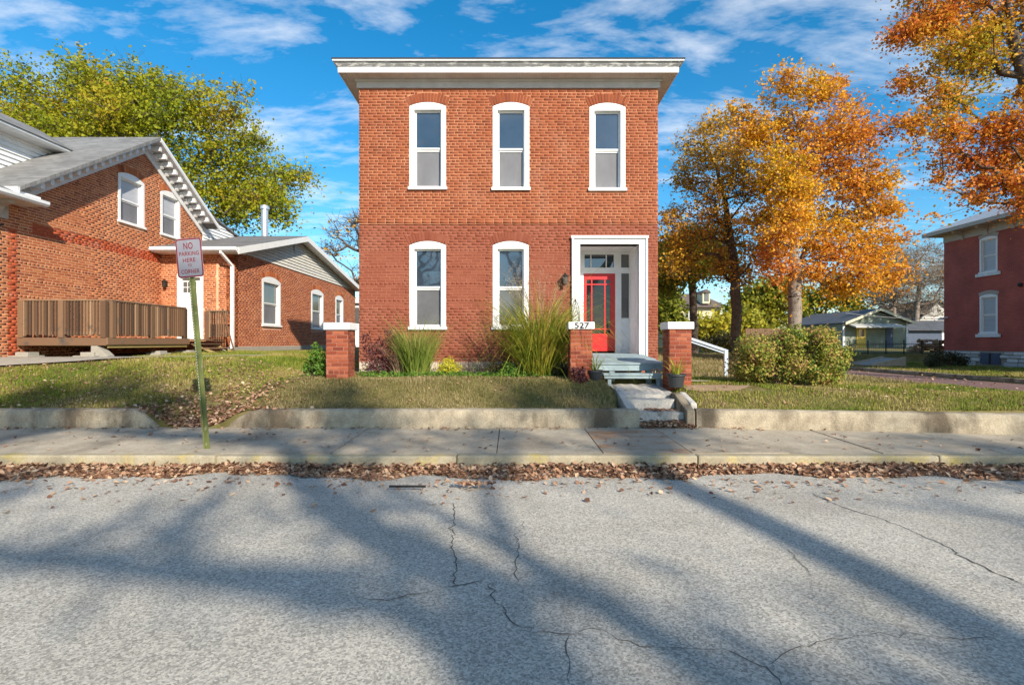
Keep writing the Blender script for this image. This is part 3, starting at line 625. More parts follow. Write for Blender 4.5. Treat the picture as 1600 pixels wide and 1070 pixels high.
def arch_holes(u0, u1, zs, rise, depth=0.22):
    """thin slices that keep the coursed bricks out of the arch fan"""
    w = (u1 - u0) / 2; R = (w * w + rise * rise) / (2 * rise); cz = zs + rise - R; uc = (u0 + u1) / 2; am = math.asin(min(1, w / R)) * 1.03; out = []
    z = zs - 0.01
    while z < cz + R + depth - 0.012:
        zc = z + 0.012; hw = min(math.sqrt(max(0, (R + depth) ** 2 - (zc - cz) ** 2)), math.tan(am) * (zc - cz)) + 0.008
        out.append((uc - hw, uc + hw, z, z + 0.0241)); z += 0.024
    return out
def window(parent, o, U, Nn, u0, u1, z0, z1, rise=0.1, cw=0.09, mats=None, upper='glass', lower='screen', rec=0.05, meet=0.5, sill=0.07, sub=True, blind=0.0):
    """double-hung window with arched white casing; u0..u1, z0..z1 is the outside of the casing, z1 at the springing"""
    o, U, Nn = Vector(o), Vector(U), Vector(Nn); Z = Vector((0, 0, 1))
    def P(u, z, d): return tuple(o + U * u + Z * z - Nn * d)
    mats = mats or m_white
    flip = U.cross(Z).dot(Nn) < 0
    def slab(mb, a, b, c, d, d0, d1):
        v = [P(a, c, d0), P(b, c, d0), P(b, d, d0), P(a, d, d0), P(a, c, d1), P(b, c, d1), P(b, d, d1), P(a, d, d1)]
        fs = [(0, 1, 2, 3), (7, 6, 5, 4), (0, 4, 5, 1), (1, 5, 6, 2), (2, 6, 7, 3), (3, 7, 4, 0)]
        mb.add(v, [f[::-1] for f in fs] if flip else fs)
    c = MB(); dF, dB = -0.018, rec + 0.06
    slab(c, u0, u0 + cw, z0, z1, dF, dB); slab(c, u1 - cw, u1, z0, z1, dF, dB)
    # arched head
    w = (u1 - u0) / 2; R = (w * w + rise * rise) / (2 * rise); cz = z1 + rise - R; uc = (u0 + u1) / 2; n = 10
    for d, fl in ((dF, False), (dB, True)):
        pass
    top = []
    for k in range(n + 1):
        u = u0 + (u1 - u0) * k / n; top.append((u, cz + math.sqrt(max(0, R * R - (u - uc) ** 2))))
    zb = z1 - cw * 0.75
    poly = [P(u, z, dF) for u, z in top] + [P(u1 - cw, z1, dF), P(u1 - cw, zb, dF), P(u0 + cw, zb, dF), P(u0 + cw, z1, dF)]
    c.prism([Vector(p) for p in poly], -Nn * (dB - dF))
    win = c.build('window', mats, parent)
    s = MB(); slab(s, u0 - 0.03, u1 + 0.03, z0 - sill, z0, -0.065, dB); s.build('sill', mats, win)
    a, b = u0 + cw, u1 - cw; zm = z0 + (zb - z0) * meet; f = 0.042
    su = MB(); slab(su, a, a + f, zm, zb, rec, rec + 0.04); slab(su, b - f, b, zm, zb, rec, rec + 0.04); slab(su, a + f, b - f, zb - f, zb, rec, rec + 0.04); slab(su, a + f, b - f, zm, zm + f, rec, rec + 0.04)
    su = su.build('upper_sash', mats, win)
    sl = MB(); slab(sl, a, a + f, z0, zm - 0.002, rec + 0.03, rec + 0.07); slab(sl, b - f, b, z0, zm - 0.002, rec + 0.03, rec + 0.07); slab(sl, a + f, b - f, zm - f, zm - 0.002, rec + 0.03, rec + 0.07); slab(sl, a + f, b - f, z0, z0 + f * 1.3, rec + 0.03, rec + 0.07)
    sl = sl.build('lower_sash', mats, win)
    gm = {'glass': m_glass, 'dim': m_glass_dim, 'screen': m_screen, 'screen_dark': m_screen_dark, 'blind': m_blind}
    g = MB(); slab(g, a + f * 0.8, b - f * 0.8, zm + f * 0.8, zb - f * 0.8, rec + 0.025, rec + 0.031); g.build('pane', gm[upper], win)
    g = MB(); slab(g, a + f * 0.8, b - f * 0.8, z0 + f, zm - f * 0.8, rec + 0.052, rec + 0.058); g.build('screen' if 'screen' in lower else 'pane', gm[lower], win)
    return win

# ------------------------------------------------------------------ main house
HX0, HX1 = -3.734, 3.562
HZ0, HZS, HZ1 = 0.83, 4.44, 7.76        # ground, string course, wall top
house = thing('brick_house', 'two storey red brick house with flat cornice and red front door', 'house', ((HX0 + HX1) / 2, FY, HZ0))
HO, HU, HN = (HX0, FY, 0), (1, 0, 0), (0, -1, 0); HW = HX1 - HX0
def ux(px): return (px - 800) / 64.0 - HX0
def zy(py): return EYE + (535 - py) / 64.0
WINS = [  # px0, px1, sill bottom, springing, arch top, upper, lower
    (640, 697, 297, 166.5, 160.5, 'glass', 'screen'), (770, 827, 298, 167, 160.5, 'glass', 'screen'), (921, 977, 299, 168, 161.5, 'glass', 'screen'),
    (640, 697, 515, 383.5, 377, 'glass', 'screen_dark'), (770, 826, 515, 383.5, 377, 'glass', 'dim')]
DU0, DU1, DZT = ux(893), ux(1011), zy(370)       # outside of the door surround
holes_up, holes_lo, brick_up, brick_lo = [], [], [], []
for (a, b, s_, sp, tp, u_, l_) in WINS:
    u0, u1, z0, z1, zt = ux(a), ux(b), zy(s_), zy(sp), zy(tp)
    h = (u0 + 0.002, u1 - 0.002, z0, zt - 0.01); bk = [(u0, u1, z0, z1 + 0.02)] + arch_holes(u0, u1, z1 + 0.012, zt - z1)
    if s_ < 330: holes_up.append(h); brick_up += bk
    else: holes_lo.append(h); brick_lo += bk
DIN0, DIN1, DINT, PORZ = ux(906), ux(998), zy(382), 1.29
holes_lo.append((DIN0, DIN1, HZ0, DINT)); brick_lo.append((DU0, DU1, HZ0, DZT))
backing('wall_body', HO, HU, HN, HW, HZS, HZ1, holes_up, m_mortar_up, house)
backing('wall_body', HO, HU, HN, HW, HZ0 - 0.4, HZS - 0.0, holes_lo, m_mortar_lo, house)
BU = brick_list(HW, HZS + 0.07, HZ1, brick_up, 1); BL = brick_list(HW, HZ0 + 0.28, HZS - 0.0, brick_lo, 2)
# the projecting worn string course
SC = brick_list(HW, HZS - 0.0, HZS + 0.07, [], 3)
full = [b for b in BL if b[1] - b[0] > 0.19]
full.sort(key=lambda b: abs((b[2] + b[3]) / 2 - 3.1) + 0.02 * abs((b[0] + b[1]) / 2 - HW / 2))
pick = set(full[:235]); brick_parts(sorted(pick), HO, HU, HN, m_brick_lo, house, seed=1)
bo = bricks_mesh('bricks', BU, HO, HU, HN, m_brick_up, house, seed=1); bo['kind'] = 'stuff'
bo = bricks_mesh('bricks', [b for b in BL if b not in pick], HO, HU, HN, m_brick_lo, house, seed=2); bo['kind'] = 'stuff'
bo = bricks_mesh('string_course', SC, HO, HU, HN, m_brick_up, house, seed=3, depth=0.03); bo['kind'] = 'stuff'
MB().box(HX0, HX1, FY - 0.022, FY, HZS - 0.008, HZS + 0.074).build('string_bed', m_mortar_up, house)
for (a, b, s_, sp, tp, u_, l_) in WINS:
    u0, u1, z0, z1, zt = ux(a), ux(b), zy(s_), zy(sp), zy(tp)
    voussoirs(HO, HU, HN, u0, u1, z1 + 0.012, zt - z1, m_brick_up if s_ < 330 else m_brick_lo, house, n=14)
    wn_ = window(house, HO, HU, HN, u0, u1, z0 + 0.07, z1, zt - z1, cw=0.115, upper=u_, lower=l_, rec=0.07)
# side and back walls, floor
mb = MB(); D = 10.5
mb.box(HX0, HX0 + 0.26, FY + 0.262, FY + D, HZ0 - 0.4, HZ1); mb.box(HX1 - 0.26, HX1, FY + 0.262, FY + D, HZ0 - 0.4, HZ1)
mb.build('side_wall', m_brick_side, house)
MB().box(HX0 + 0.262, HX1 - 0.262, FY + D - 0.26, FY + D, HZ0 - 0.4, HZ1).build('back_wall', m_brick_side, house)
MB().box(HX0 + 0.27, HX1 - 0.27, FY + 2.2, FY + 2.3, HZ0, HZ1).build('inner_partition', m_interior, house)
# foundation stones under the lower bricks
r = random.Random(8); u = 0.0
while u < DU0 - 0.05:
    w = min(r.uniform(0.28, 0.5), DU0 - u)
    z = HZ0 - 0.15
    for h in (0.21, 0.19):
        MB().box(HX0 + u + 0.008, HX0 + u + w - 0.008, FY - 0.03 - r.uniform(0, 0.012), FY + 0.02, z + 0.006, z + h - 0.006).build('foundation_stone', m_stone, house, bevel=0.012); z += h
    u += w
for u in (DU1 + 0.01,):
    MB().box(HX0 + u, HX1, FY - 0.03, FY + 0.02, HZ0 - 0.15, HZ0 + 0.27).build('foundation_stone', m_stone, house, bevel=0.012)
# cornice: rings of (overhang, z)
def ring(o_, z): return [(HX0 - o_, FY - o_, z), (HX1 + o_, FY - o_, z), (HX1 + o_, FY + D + o_, z), (HX0 - o_, FY + D + o_, z)]
def skirt(prof, name, mat, smooth=False):
    mb = MB(); rings = [ring(*p) for p in prof]
    V = [v for r_ in rings for v in r_]; Fc = []
    for i in range(len(rings) - 1):
        for k in range(4): Fc.append((i*4+k, i*4+(k+1) % 4, (i+1)*4+(k+1) % 4, (i+1)*4+k))
    mb.add(V, Fc); return mb.build(name, mat, house)
skirt([(0.0, HZ1 - 0.02), (0.045, HZ1 - 0.02), (0.045, 7.925), (0.03, 7.94)], 'frieze_board', m_frieze)
skirt([(0.046, 7.885), (0.075, 7.89), (0.085, 7.925), (0.085, 7.942)], 'bed_moulding', m_frieze)
skirt([(0.36, 7.945), (0.36, 7.935), (0.385, 7.935), (0.388, 8.055), (0.37, 8.06)], 'fascia', m_white)
skirt([(0.375, 8.056), (0.392, 8.075), (0.425, 8.11), (0.455, 8.155), (0.46, 8.165)], 'cove', m_cove)
skirt([(0.46, 8.158), (0.485, 8.158), (0.488, 8.195), (0.46, 8.20)], 'drip_edge', m_white_dirty)
# soffit boards
sf = MB(); n = 116
x = HX0 - 0.36
while x < HX1 + 0.36:
    sf.box(x + 0.004, x + 0.066, FY - 0.36, FY + 0.0, 7.946 + random.uniform(0, 0.002), 7.96); x += 0.07
y = FY + 0.004
while y < FY + D:
    for a, b in ((HX0 - 0.36, HX0), (HX1, HX1 + 0.36)): sf.box(a, b, y + 0.004, y + 0.066, 7.946, 7.96)
    y += 0.07
so_ = sf.build('soffit_boards', m_soffit, house); so_['kind'] = 'stuff'
MB().box(HX0 - 0.36, HX1 + 0.36, FY - 0.36, FY + D + 0.36, 7.961, 7.97).build('soffit_backing', m_frieze, house)
rf = MB()
c0 = ring(0.50, 8.197); c1 = ring(0.505, 8.222); pk = [(HX0 + 2.8, FY + 3.2, 8.75), (HX1 - 2.8, FY + 3.2, 8.75), (HX1 - 2.8, FY + D - 3, 8.75), (HX0 + 2.8, FY + D - 3, 8.75)]
rf.add(c0 + c1 + pk, [(0,1,5,4),(1,2,6,5),(2,3,7,6),(3,0,4,7),(4,5,9,8),(5,6,10,9),(6,7,11,10),(7,4,8,11),(8,9,10,11),(0,3,2,1)])
rf.build('roof', m_roof_dark, house)

# door surround, recess, door
DX0, DX1, IX0, IX1 = HX0 + DU0, HX0 + DU1, HX0 + DIN0, HX0 + DIN1
DEP = 1.02; BY = FY + DEP; KB = F / BY          # back plane of the recess
def bx_(px): return (px - 800) / KB
def bz(py): return EYE + (535 - py) / KB
sur = MB()
sur.box(DX0, IX0, FY - 0.05, FY + 0.10, 1.20, DINT); sur.box(IX1, DX1, FY - 0.05, FY + 0.10, 1.20, DINT)
sur.box(DX0, DX1, FY - 0.05, FY + 0.10, DINT, DZT)
for a, b in ((DX0 - 0.0, DX0 + 0.045), (DX1 - 0.045, DX1)): sur.box(a, b, FY - 0.085, FY - 0.051, 1.20, DZT - 0.05)
sur.box(DX0 - 0.02, DX1 + 0.02, FY - 0.10, FY - 0.051, DZT - 0.05, DZT + 0.012)
for a in (IX1 + 0.055,): sur.box(a, a + 0.03, FY - 0.062, FY - 0.0505, 1.20, DINT)
surround = sur.build('door_surround', m_white, house, bevel=0.006)
rec = MB(); T = 0.03
rec.box(IX0 - T, IX0, FY + 0.102, BY + 0.1, 1.2, DINT + 0.03); rec.box(IX1, IX1 + T, FY + 0.102, BY + 0.1, 1.2, DINT + 0.03)
rec.box(IX0, IX1, FY + 0.102, BY + 0.1, DINT, DINT + 0.03)
for z0, z1 in ((1.35, 1.95), (2.05, 3.2), (3.3, 3.8)):       # panels on the reveals
    for x, s_ in ((IX1, -1), (IX0, 1)):
        y0, y1 = FY + 0.28, BY - 0.16
        for (ya, yb, za, zb) in ((y0, y1, z0, z0 + 0.03), (y0, y1, z1 - 0.03, z1), (y0, y0 + 0.03, z0 + 0.03, z1 - 0.03), (y1 - 0.03, y1, z0 + 0.03, z1 - 0.03)):
            rec.box(min(x, x + s_ * 0.014), max(x, x + s_ * 0.014), ya, yb, za, zb)
rec.build('reveal', m_white, surround)
MB().box(IX0, IX1, FY + 0.0, BY + 0.05, 1.24, 1.27).build('threshold', m_porch, surround)
# frame wall at the back: bars leave openings for glass
dxa, dxb = bx_(911.5), bx_(961); sxa, sxb = bx_(970), bx_(982.5)
fr = MB(); Y0, Y1 = BY - 0.045, BY + 0.05
zT0, zT1, zD = bz(418.5), bz(398), bz(427.5)
fr.box(IX0, IX1, Y0, Y1, zT1, DINT)                       # head
fr.box(IX0, IX1, Y0, Y1, zD, zT0)                         # transom bar
fr.box(IX0, dxa, Y0 - 0.0, Y1, 1.27, zD); fr.box(IX0, bx_(913), Y0, Y1, zT0, zT1)
fr.box(dxb, sxa, Y0 - 0.02, Y1, 1.27, zD); fr.box(bx_(959), sxa, Y0, Y1, zT0, zT1)
fr.box(sxb, IX1, Y0, Y1, 1.27, zD); fr.box(sxb, IX1, Y0, Y1, zT0, zT1)
fr.box(sxa, sxb, Y0, Y1, 1.27, bz(497))
for za, zb in ((1.36, 1.42), (bz(505), bz(499))): fr.box(sxa + 0.01, sxb - 0.01, Y0 - 0.012, Y0 - 0.0005, za, zb)
for xa in (923, 947): fr.box(bx_(xa) - 0.012, bx_(xa) + 0.012, Y0 + 0.005, Y1, zT0 + 0.0005, zT1 - 0.0005)
frame = fr.build('door_frame', m_white, surround)
MB().box(bx_(913), bx_(959), BY + 0.01, BY + 0.02, zT0, zT1).build('transom_pane', m_glass, surround)
MB().box(sxa, sxb, BY + 0.01, BY + 0.02, zT0, zT1).build('transom_pane', m_glass_dim, surround)
MB().box(sxa, sxb, BY + 0.01, BY + 0.02, bz(497), zD).build('sidelight_pane', m_glass_dim, surround)
dr = MB(); y0, y1 = BY - 0.015, BY + 0.03; zb_, zt_ = bz(548.5), zD
gx0, gx1, gz0, gz1 = bx_(916.5), bx_(953.5), bz(519.5), bz(437)
dr.box(dxa, gx0, y0, y1, zb_, zt_); dr.box(gx1, dxb, y0, y1, zb_, zt_); dr.box(gx0, gx1, y0, y1, zb_, gz0 - 0.03); dr.box(gx0, gx1, y0, y1, gz1, zt_)
m1, m2, t1, t2 = bx_(924.5), bx_(945), bz(444.5), bz(514)
for m_ in (m1, m2): dr.box(m_ - 0.018, m_ + 0.018, y0 + 0.004, y1, gz0 - 0.03, gz1)
for t_ in (t1, t2):
    for a, b in ((gx0, m1 - 0.018), (m1 + 0.018, m2 - 0.018), (m2 + 0.018, gx1)): dr.box(a, b, y0 + 0.004, y1, t_ - 0.016, t_ + 0.016)
for a, b, c, d in ((gx0 + 0.02, gx1 - 0.02, zb_ + 0.12, zb_ + 0.14), (gx0 + 0.02, gx1 - 0.02, gz0 - 0.1, gz0 - 0.08)): dr.box(a, b, y0 - 0.008, y0 - 0.0005, c, d)
door = dr.build('door', m_red, house)
MB().box(gx0, gx1, BY + 0.008, BY + 0.016, gz0 - 0.03, gz1).build('door_glass', m_glass_door, door)
MB().box(bx_(949), bx_(951), BY - 0.055, BY - 0.016, bz(513), bz(503)).build('door_handle', m_lamp_metal, door, bevel=0.005)

# porch platform
por = thing('porch', 'grey painted wooden porch platform with lower step', 'porch', (2.3, 11.4, 0.75))
PX0, PX1, PYF, PYB = 1.38, 3.17, 10.62, FY - 0.105
nb = 13
for k in range(nb):
    ya = PYF - 0.03 + (PYB - PYF + 0.03) * k / nb; yb = PYF - 0.03 + (PYB - PYF + 0.03) * (k + 1) / nb
    za = 1.125 + 0.125 * k / nb; zb2 = 1.125 + 0.125 * (k + 1) / nb
    if k >= 5: za += 0.012; zb2 += 0.012
    mb = MB().prism([(PX0, ya + 0.004, za), (PX0, yb - 0.004, zb2), (PX0, yb - 0.004, zb2 - 0.03), (PX0, ya + 0.004, za - 0.03)], (PX1 - PX0 + random.Random(k).uniform(-0.01, 0.01), 0, 0)); mb.build('board', m_porch, por)
MB().box(PX0 + 0.02, PX1 - 0.02, PYF, PYF + 0.035, 0.965, 1.094).build('fascia', m_porch, por, bevel=0.004)
MB().box(PX1 - 0.055, PX1 - 0.02, PYF + 0.036, PYB, 0.95, 1.09).build('side_board', m_porch, por)
for px_ in (956.5, 1014):
    x = (px_ - 800) / F * 10.64; MB().box(x - 0.055, x + 0.055, 10.64, 10.74, 0.7, 0.964).build('post', m_porch, por)
MB().box(1.84, 3.03, 10.28, 10.6, 0.885, 0.925).build('step_tread', m_porch, por, bevel=0.004)
MB().box(1.86, 3.01, 10.30, 10.33, 0.825, 0.884).build('step_riser', m_porch, por)
for x in (1.97, 2.96): MB().box(x - 0.035, x + 0.035, 10.335, 10.42, 0.66, 0.884).build('leg', m_porch, por)
for x in (1.5, 3.0): MB().box(x - 0.06, x + 0.06, 12.1, 12.25, 0.7, 1.05).build('post', m_porch, por)

# brick pillars
def pillar(px0, px1, Y, zb, zt, label, number=None):
    x0, x1 = (px0 - 800) / F * Y, (px1 - 800) / F * Y; w = x1 - x0
    p = thing('brick_pillar', label, 'pillar', ((x0 + x1) / 2, Y + w / 2, zb), 'white capped brick pillars before the house')
    MB().box(x0, x1, Y, Y + w, zb - 0.15, zt - 0.14).build('core', m_mortar_pillar, p)
    for i, (o_, U_, N_) in enumerate((((x0, Y, 0), (1, 0, 0), (0, -1, 0)), ((x1, Y, 0), (0, 1, 0), (1, 0, 0)), ((x0, Y + w, 0), (0, -1, 0), (-1, 0, 0)), ((x1, Y + w, 0), (-1, 0, 0), (0, 1, 0)))):
        bl = brick_list(w, zb - 0.12, zt - 0.145, [], 40 + i, bl=w / 2 + 0.005, ch=0.0765, header_every=99)
        brick_parts(bl, o_, U_, N_, m_brick_pillar, p, depth=0.009, seed=i)
    e = 0.045
    cap = MB().box(x0 - e, x1 + e, Y - e, Y + w + e, zt - 0.14, zt).build('cap', m_white, p, bevel=0.012)
    return p, x0, x1, w
ZC = ZatY(503, 9.9)
pillar(510, 543.5, 9.95, 0.82, ZatY(504, 9.95), 'brick pillar with white cap beside the purple shrub')
pm = pillar(891.5, 925, 9.9, 0.82, ZC, 'brick pillar with house number 527 on its white cap')
pillar(1046, 1080, 9.9, 0.70, ZC, 'brick pillar with white cap next to the hedge')
_txt_n = [0]
def text_mesh(body, loc, size, mat, parent, name='lettering', xscale=1.0, rot=(math.pi / 2, 0, 0), roll=0.0, bold=0.0):
    cu = bpy.data.curves.new('t', 'FONT'); cu.body = body; cu.size = size; cu.align_x = 'CENTER'; cu.align_y = 'CENTER'; cu.extrude = 0.0012; cu.offset = bold
    ob = bpy.data.objects.new('t', cu); col.objects.link(ob)
    bpy.context.view_layer.update()
    me = bpy.data.meshes.new_from_object(ob.evaluated_get(bpy.context.evaluated_depsgraph_get()))
    bpy.data.objects.remove(ob); me.materials.clear(); me.materials.append(mat)
    Mx = Matrix.Translation(loc) @ Matrix.Rotation(roll, 4, 'Y') @ Matrix.Rotation(rot[2], 4, 'Z') @ Matrix.Rotation(math.pi / 2, 4, 'X') @ Matrix.Diagonal((xscale, 1, 1, 1))
    me.transform(Mx); me.name = name
    return link_mesh(name, me, parent)
text_mesh('527', ((909 - 800) / F * 9.85, 9.9 - 0.048, ZC - 0.075), 0.15, m_black, pm[0], 'house_number', 1.25, bold=0.004)
# wall lantern beside the door
lx, lz = (882 - 800) / 64.0, zy(437)
la = thing('wall_lantern', 'dark bronze lantern on the brick wall beside the front door', 'lantern', (lx, FY - 0.01, lz))
MB().box(lx - 0.04, lx + 0.04, FY - 0.035, FY - 0.012, lz - 0.12, lz + 0.12).build('back_plate', m_lamp_metal, la, bevel=0.008)
MB().tube([(lx, FY - 0.03, lz + 0.06), (lx, FY - 0.1, lz + 0.15), (lx, FY - 0.16, lz + 0.13)], 0.01, 6).build('arm', m_lamp_metal, la)
MB().lathe((lx, FY - 0.16, lz - 0.02), [(0.0, 0.17), (0.02, 0.15), (0.085, 0.08), (0.09, 0.07), (0.02, 0.068)], 8).build('hood', m_lamp_metal, la)
MB().lathe((lx, FY - 0.16, lz - 0.02), [(0.03, 0.068), (0.07, 0.06), (0.05, -0.1), (0.02, -0.1)], 8).build('glass', m_lamp_glass, la)
MB().lathe((lx, FY - 0.16, lz - 0.02), [(0.052, -0.098), (0.056, -0.11), (0.03, -0.13), (0.0, -0.15)], 8).build('finial', m_lamp_metal, la)

# ------------------------------------------------------------------ left brick house
X1, X2, YA, YB = -11.8, -9.34, 17.2, 30.5
AP_Y, AP_Z, SL = 16.40, 8.12, 0.64
lh = thing('brick_house', 'older brick house with bracketed gable, grey shingle roof and side addition', 'house', (-11.8, 17.2, 1.2))
G0 = 7.0; GW = 19.5 - G0; GO = (X1, G0, 0); GU, GN = (0, 1, 0), (1, 0, 0)
def gtop(u):
    Y = u + G0
    return 4.95 if Y < 12.299 else AP_Z - SL * abs(AP_Y - Y) - 0.12
GWIN = [(YonX(184, X1), YonX(225, X1)), (YonX(250.5, X1), YonX(281, X1))]
gz0, gzs, gzt = 5.16, 6.62, 6.74
gh = [(a - G0, b - G0, gz0, gzs) for a, b in GWIN]
backing('wall_body', GO, GU, GN, GW, 0.2, 4.9, [], m_mortar_left, lh)
def gt2(u): return max(4.92, gtop(u))
backing('wall_body', (X1, 12.3, 0), GU, GN, 19.5 - 12.3, 4.9, 6.62, [(a - 12.3, b - 12.3, gz0, gzs) for a, b in GWIN], m_mortar_left, lh,
        top=lambda u: max(4.92, min(9, gtop(u + 12.3 - G0))), splits=(AP_Y - 12.3,)) if False else None
# gable body in vertical strips so the sloping top stays straight
mb = MB(); cuts = sorted(set([12.3, AP_Y, 19.5] + [v for ab in GWIN for v in ab] + list(np.linspace(12.4, 19.4, 12))))
for a, b in zip(cuts[:-1], cuts[1:]):
    mid = (a + b) / 2; spans = [(4.9, None)]
    for wa, wb in GWIN:
        if wa < mid < wb: spans = [(4.9, gz0), (gzs, None)]
    for z0, z1 in spans:
        ta, tb = (z1, z1) if z1 else (gtop(a - G0 + 1e-6), gtop(b - G0 - 1e-6))
        mb.prism([(X1, a, z0), (X1, b, z0), (X1, b, tb), (X1, a, ta)], (-0.26, 0, 0))
mb.build('gable_body', m_mortar_left, lh)
def glim(z):
    if z < 4.88: return (0, GW)
    hw = (AP_Z - 0.14 - z) / SL
    return (max(AP_Y - hw, 12.3) - G0, min(AP_Y + hw, 19.5) - G0)
holes = []
for a, b in GWIN: holes += [(a - G0, b - G0, gz0 - 0.07, gzs + 0.02), ] + arch_holes(a - G0, b - G0, gzs + 0.012, gzt - gzs)
GB = brick_list(GW, 0.3688, 8.1, holes, 21, lim=glim)
def is_red(b):
    Y = G0 + (b[0] + b[1]) / 2; z = (b[2] + b[3]) / 2
    return (4.22 < z < 4.50 and Y > 12.6) or (z < 4.25 and 11.98 < Y < 12.2)
red = [b for b in GB if is_red(b)]; rest = [b for b in GB if not is_red(b)]
near = [b for b in rest if b[1] - b[0] > 0.19 and 11.75 < G0 + b[0] < 15.2 and 2.55 < b[2] < 5.2]
near.sort(key=lambda b: b[0] + 0.3 * abs(b[2] - 3.5)); near = near[:300]; ns = set(near)
brick_parts(near, GO, GU, GN, m_brick_left, lh, seed=4)
bo = bricks_mesh('bricks', [b for b in rest if b not in ns], GO, GU, GN, m_brick_left, lh, seed=5); bo['kind'] = 'stuff'
MB().box(X1 - 0.02, X1 + 0.0025, 12.6, 17.15, 4.22, 4.50).box(X1 - 0.02, X1 + 0.0025, 11.98, 12.2, 1.2, 4.25).build('painted_mortar', m_brick_leftred, lh)
bo = bricks_mesh('painted_bricks', red, GO, GU, GN, m_brick_leftred, lh, seed=6); bo['kind'] = 'stuff'
va = MB()
for a, b in GWIN:
    voussoirs(GO, GU, GN, a - G0, b - G0, gzs + 0.012, gzt - gzs, m_brick_left, lh, n=12, joined=va)
    window(lh, GO, GU, GN, a - G0, b - G0, gz0 + 0.07, gzs, gzt - gzs, cw=0.10, upper='blind', lower='screen', rec=0.06)
va.build('arch_bricks', m_brick_left, lh)['kind'] = 'stuff'
# roof of the cross gable
rf = MB(); e0 = AP_Z - SL * (AP_Y - 11.72)
rf.prism([(-11.24, 11.72, e0), (-11.24, AP_Y, AP_Z), (-11.24, 19.72, AP_Z - SL * (19.72 - AP_Y)), (-11.24, 19.72, AP_Z - 0.09 - SL * (19.72 - AP_Y)), (-11.24, AP_Y, AP_Z - 0.09), (-11.24, 11.72, e0 - 0.09)], (-10, 0, 0))
rf.build('roof', m_shingle, lh)
def rake(Ya, Yb, x0, x1, dz0, dz1, name, mat, apY=AP_Y, apZ=AP_Z, sl=SL, sl2=None, par=None):
    za = apZ - (sl if Ya < apY else (sl2 or sl)) * abs(apY - Ya); zb = apZ - (sl if Yb < apY + 1e-6 and Ya < apY else (sl2 or sl)) * abs(apY - Yb)
    mb = MB().prism([(x0, Ya, za + dz0), (x0, Yb, zb + dz0), (x0, Yb, zb + dz1), (x0, Ya, za + dz1)], (x1 - x0, 0, 0)); return mb.build(name, mat, par or lh)
for Ya, Yb in ((11.72, AP_Y), (AP_Y, 19.72)):
    if Ya > 12: rake(Ya, Yb, -11.275, -11.24, -0.16, -0.092, 'rake_fascia', m_trim_grey)
    if Ya > 12: rake(Ya, Yb, -11.239, -11.225, -0.115, -0.03, 'rake_moulding', m_white)
    rake(Ya + (0.3 if Ya < 12 else 0), Yb - (0.3 if Yb > 19 else 0), X1 + 0.001, -11.276, -0.13, -0.10, 'rake_soffit', m_trim_grey)
    rake(Ya + (0.5 if Ya < 12 else 0), Yb - (0.3 if Yb > 19 else 0), X1 + 0.016, X1 + 0.06, -0.52, -0.132, 'rake_frieze', m_trim_grey)
dm = MB().prism([(X1 + 0.062, -0.075, 0.0), (X1 + 0.062, 0.075, 0.0), (X1 + 0.062, 0.06, -0.13), (X1 + 0.062, 0, -0.19), (X1 + 0.062, -0.06, -0.13)], (0.12, 0, 0)).prism([(X1 + 0.185, -0.055, 0.02), (X1 + 0.185, 0.055, 0.02), (X1 + 0.185, 0.05, -0.13), (X1 + 0.185, -0.05, -0.13)], (0.26, 0, 0))
dme = None
Yv = 12.4
while Yv < 19.4:
    if abs(Yv - AP_Y) > 0.15:
        if dme is None: ob = dm.build('bracket', m_trim_grey, lh); dme = ob.data
        else: ob = link_mesh('bracket', dme, lh)
        ob.location = (0, Yv, AP_Z - SL * abs(AP_Y - Yv) - 0.165)
    Yv += 0.26
# front eave of the cross gable and the horizontal gutter of the front block
MB().box(-21, -11.26, 11.66, 11.72, e0 - 0.20, e0 - 0.02).build('eave_fascia', m_trim_grey, lh)
MB().box(-21, -11.30, 11.721, 12.28, 4.86, e0 - 0.10).build('eave_return', m_white, lh)
MB().prism([(-11.15, 2, 4.93), (-11.15, 2, 4.86), (-11.19, 2, 4.81), (-11.28, 2, 4.81), (-11.28, 2, 4.93)], (0, 10.36, 0)).build('gutter', m_gutter, lh)
MB().box(-11.78, -11.281, 2, 12.30, 4.80, 4.855).build('eave_soffit', m_soffit, lh)
MB().box(X1 + 0.013, X1 + 0.05, 2, 11.95, 4.42, 4.799).build('frieze_board', m_rtrim, lh)
for Y in (11.55, 10.3, 9.0):
    MB().prism([(X1 + 0.051, Y, 4.795), (X1 + 0.45, Y, 4.795), (X1 + 0.43, Y, 4.72), (X1 + 0.2, Y, 4.66), (X1 + 0.12, Y, 4.5), (X1 + 0.051, Y, 4.47)], (0, 0.16, 0)).build('eave_bracket', m_rtrim, lh)
MB().prism([(-11.2, 2, 4.935), (-13.05, 2, 5.8), (-13.05, 2, 5.7), (-11.2, 2, 4.86)], (0, 9.6, 0)).build('front_roof', m_shingle, lh)
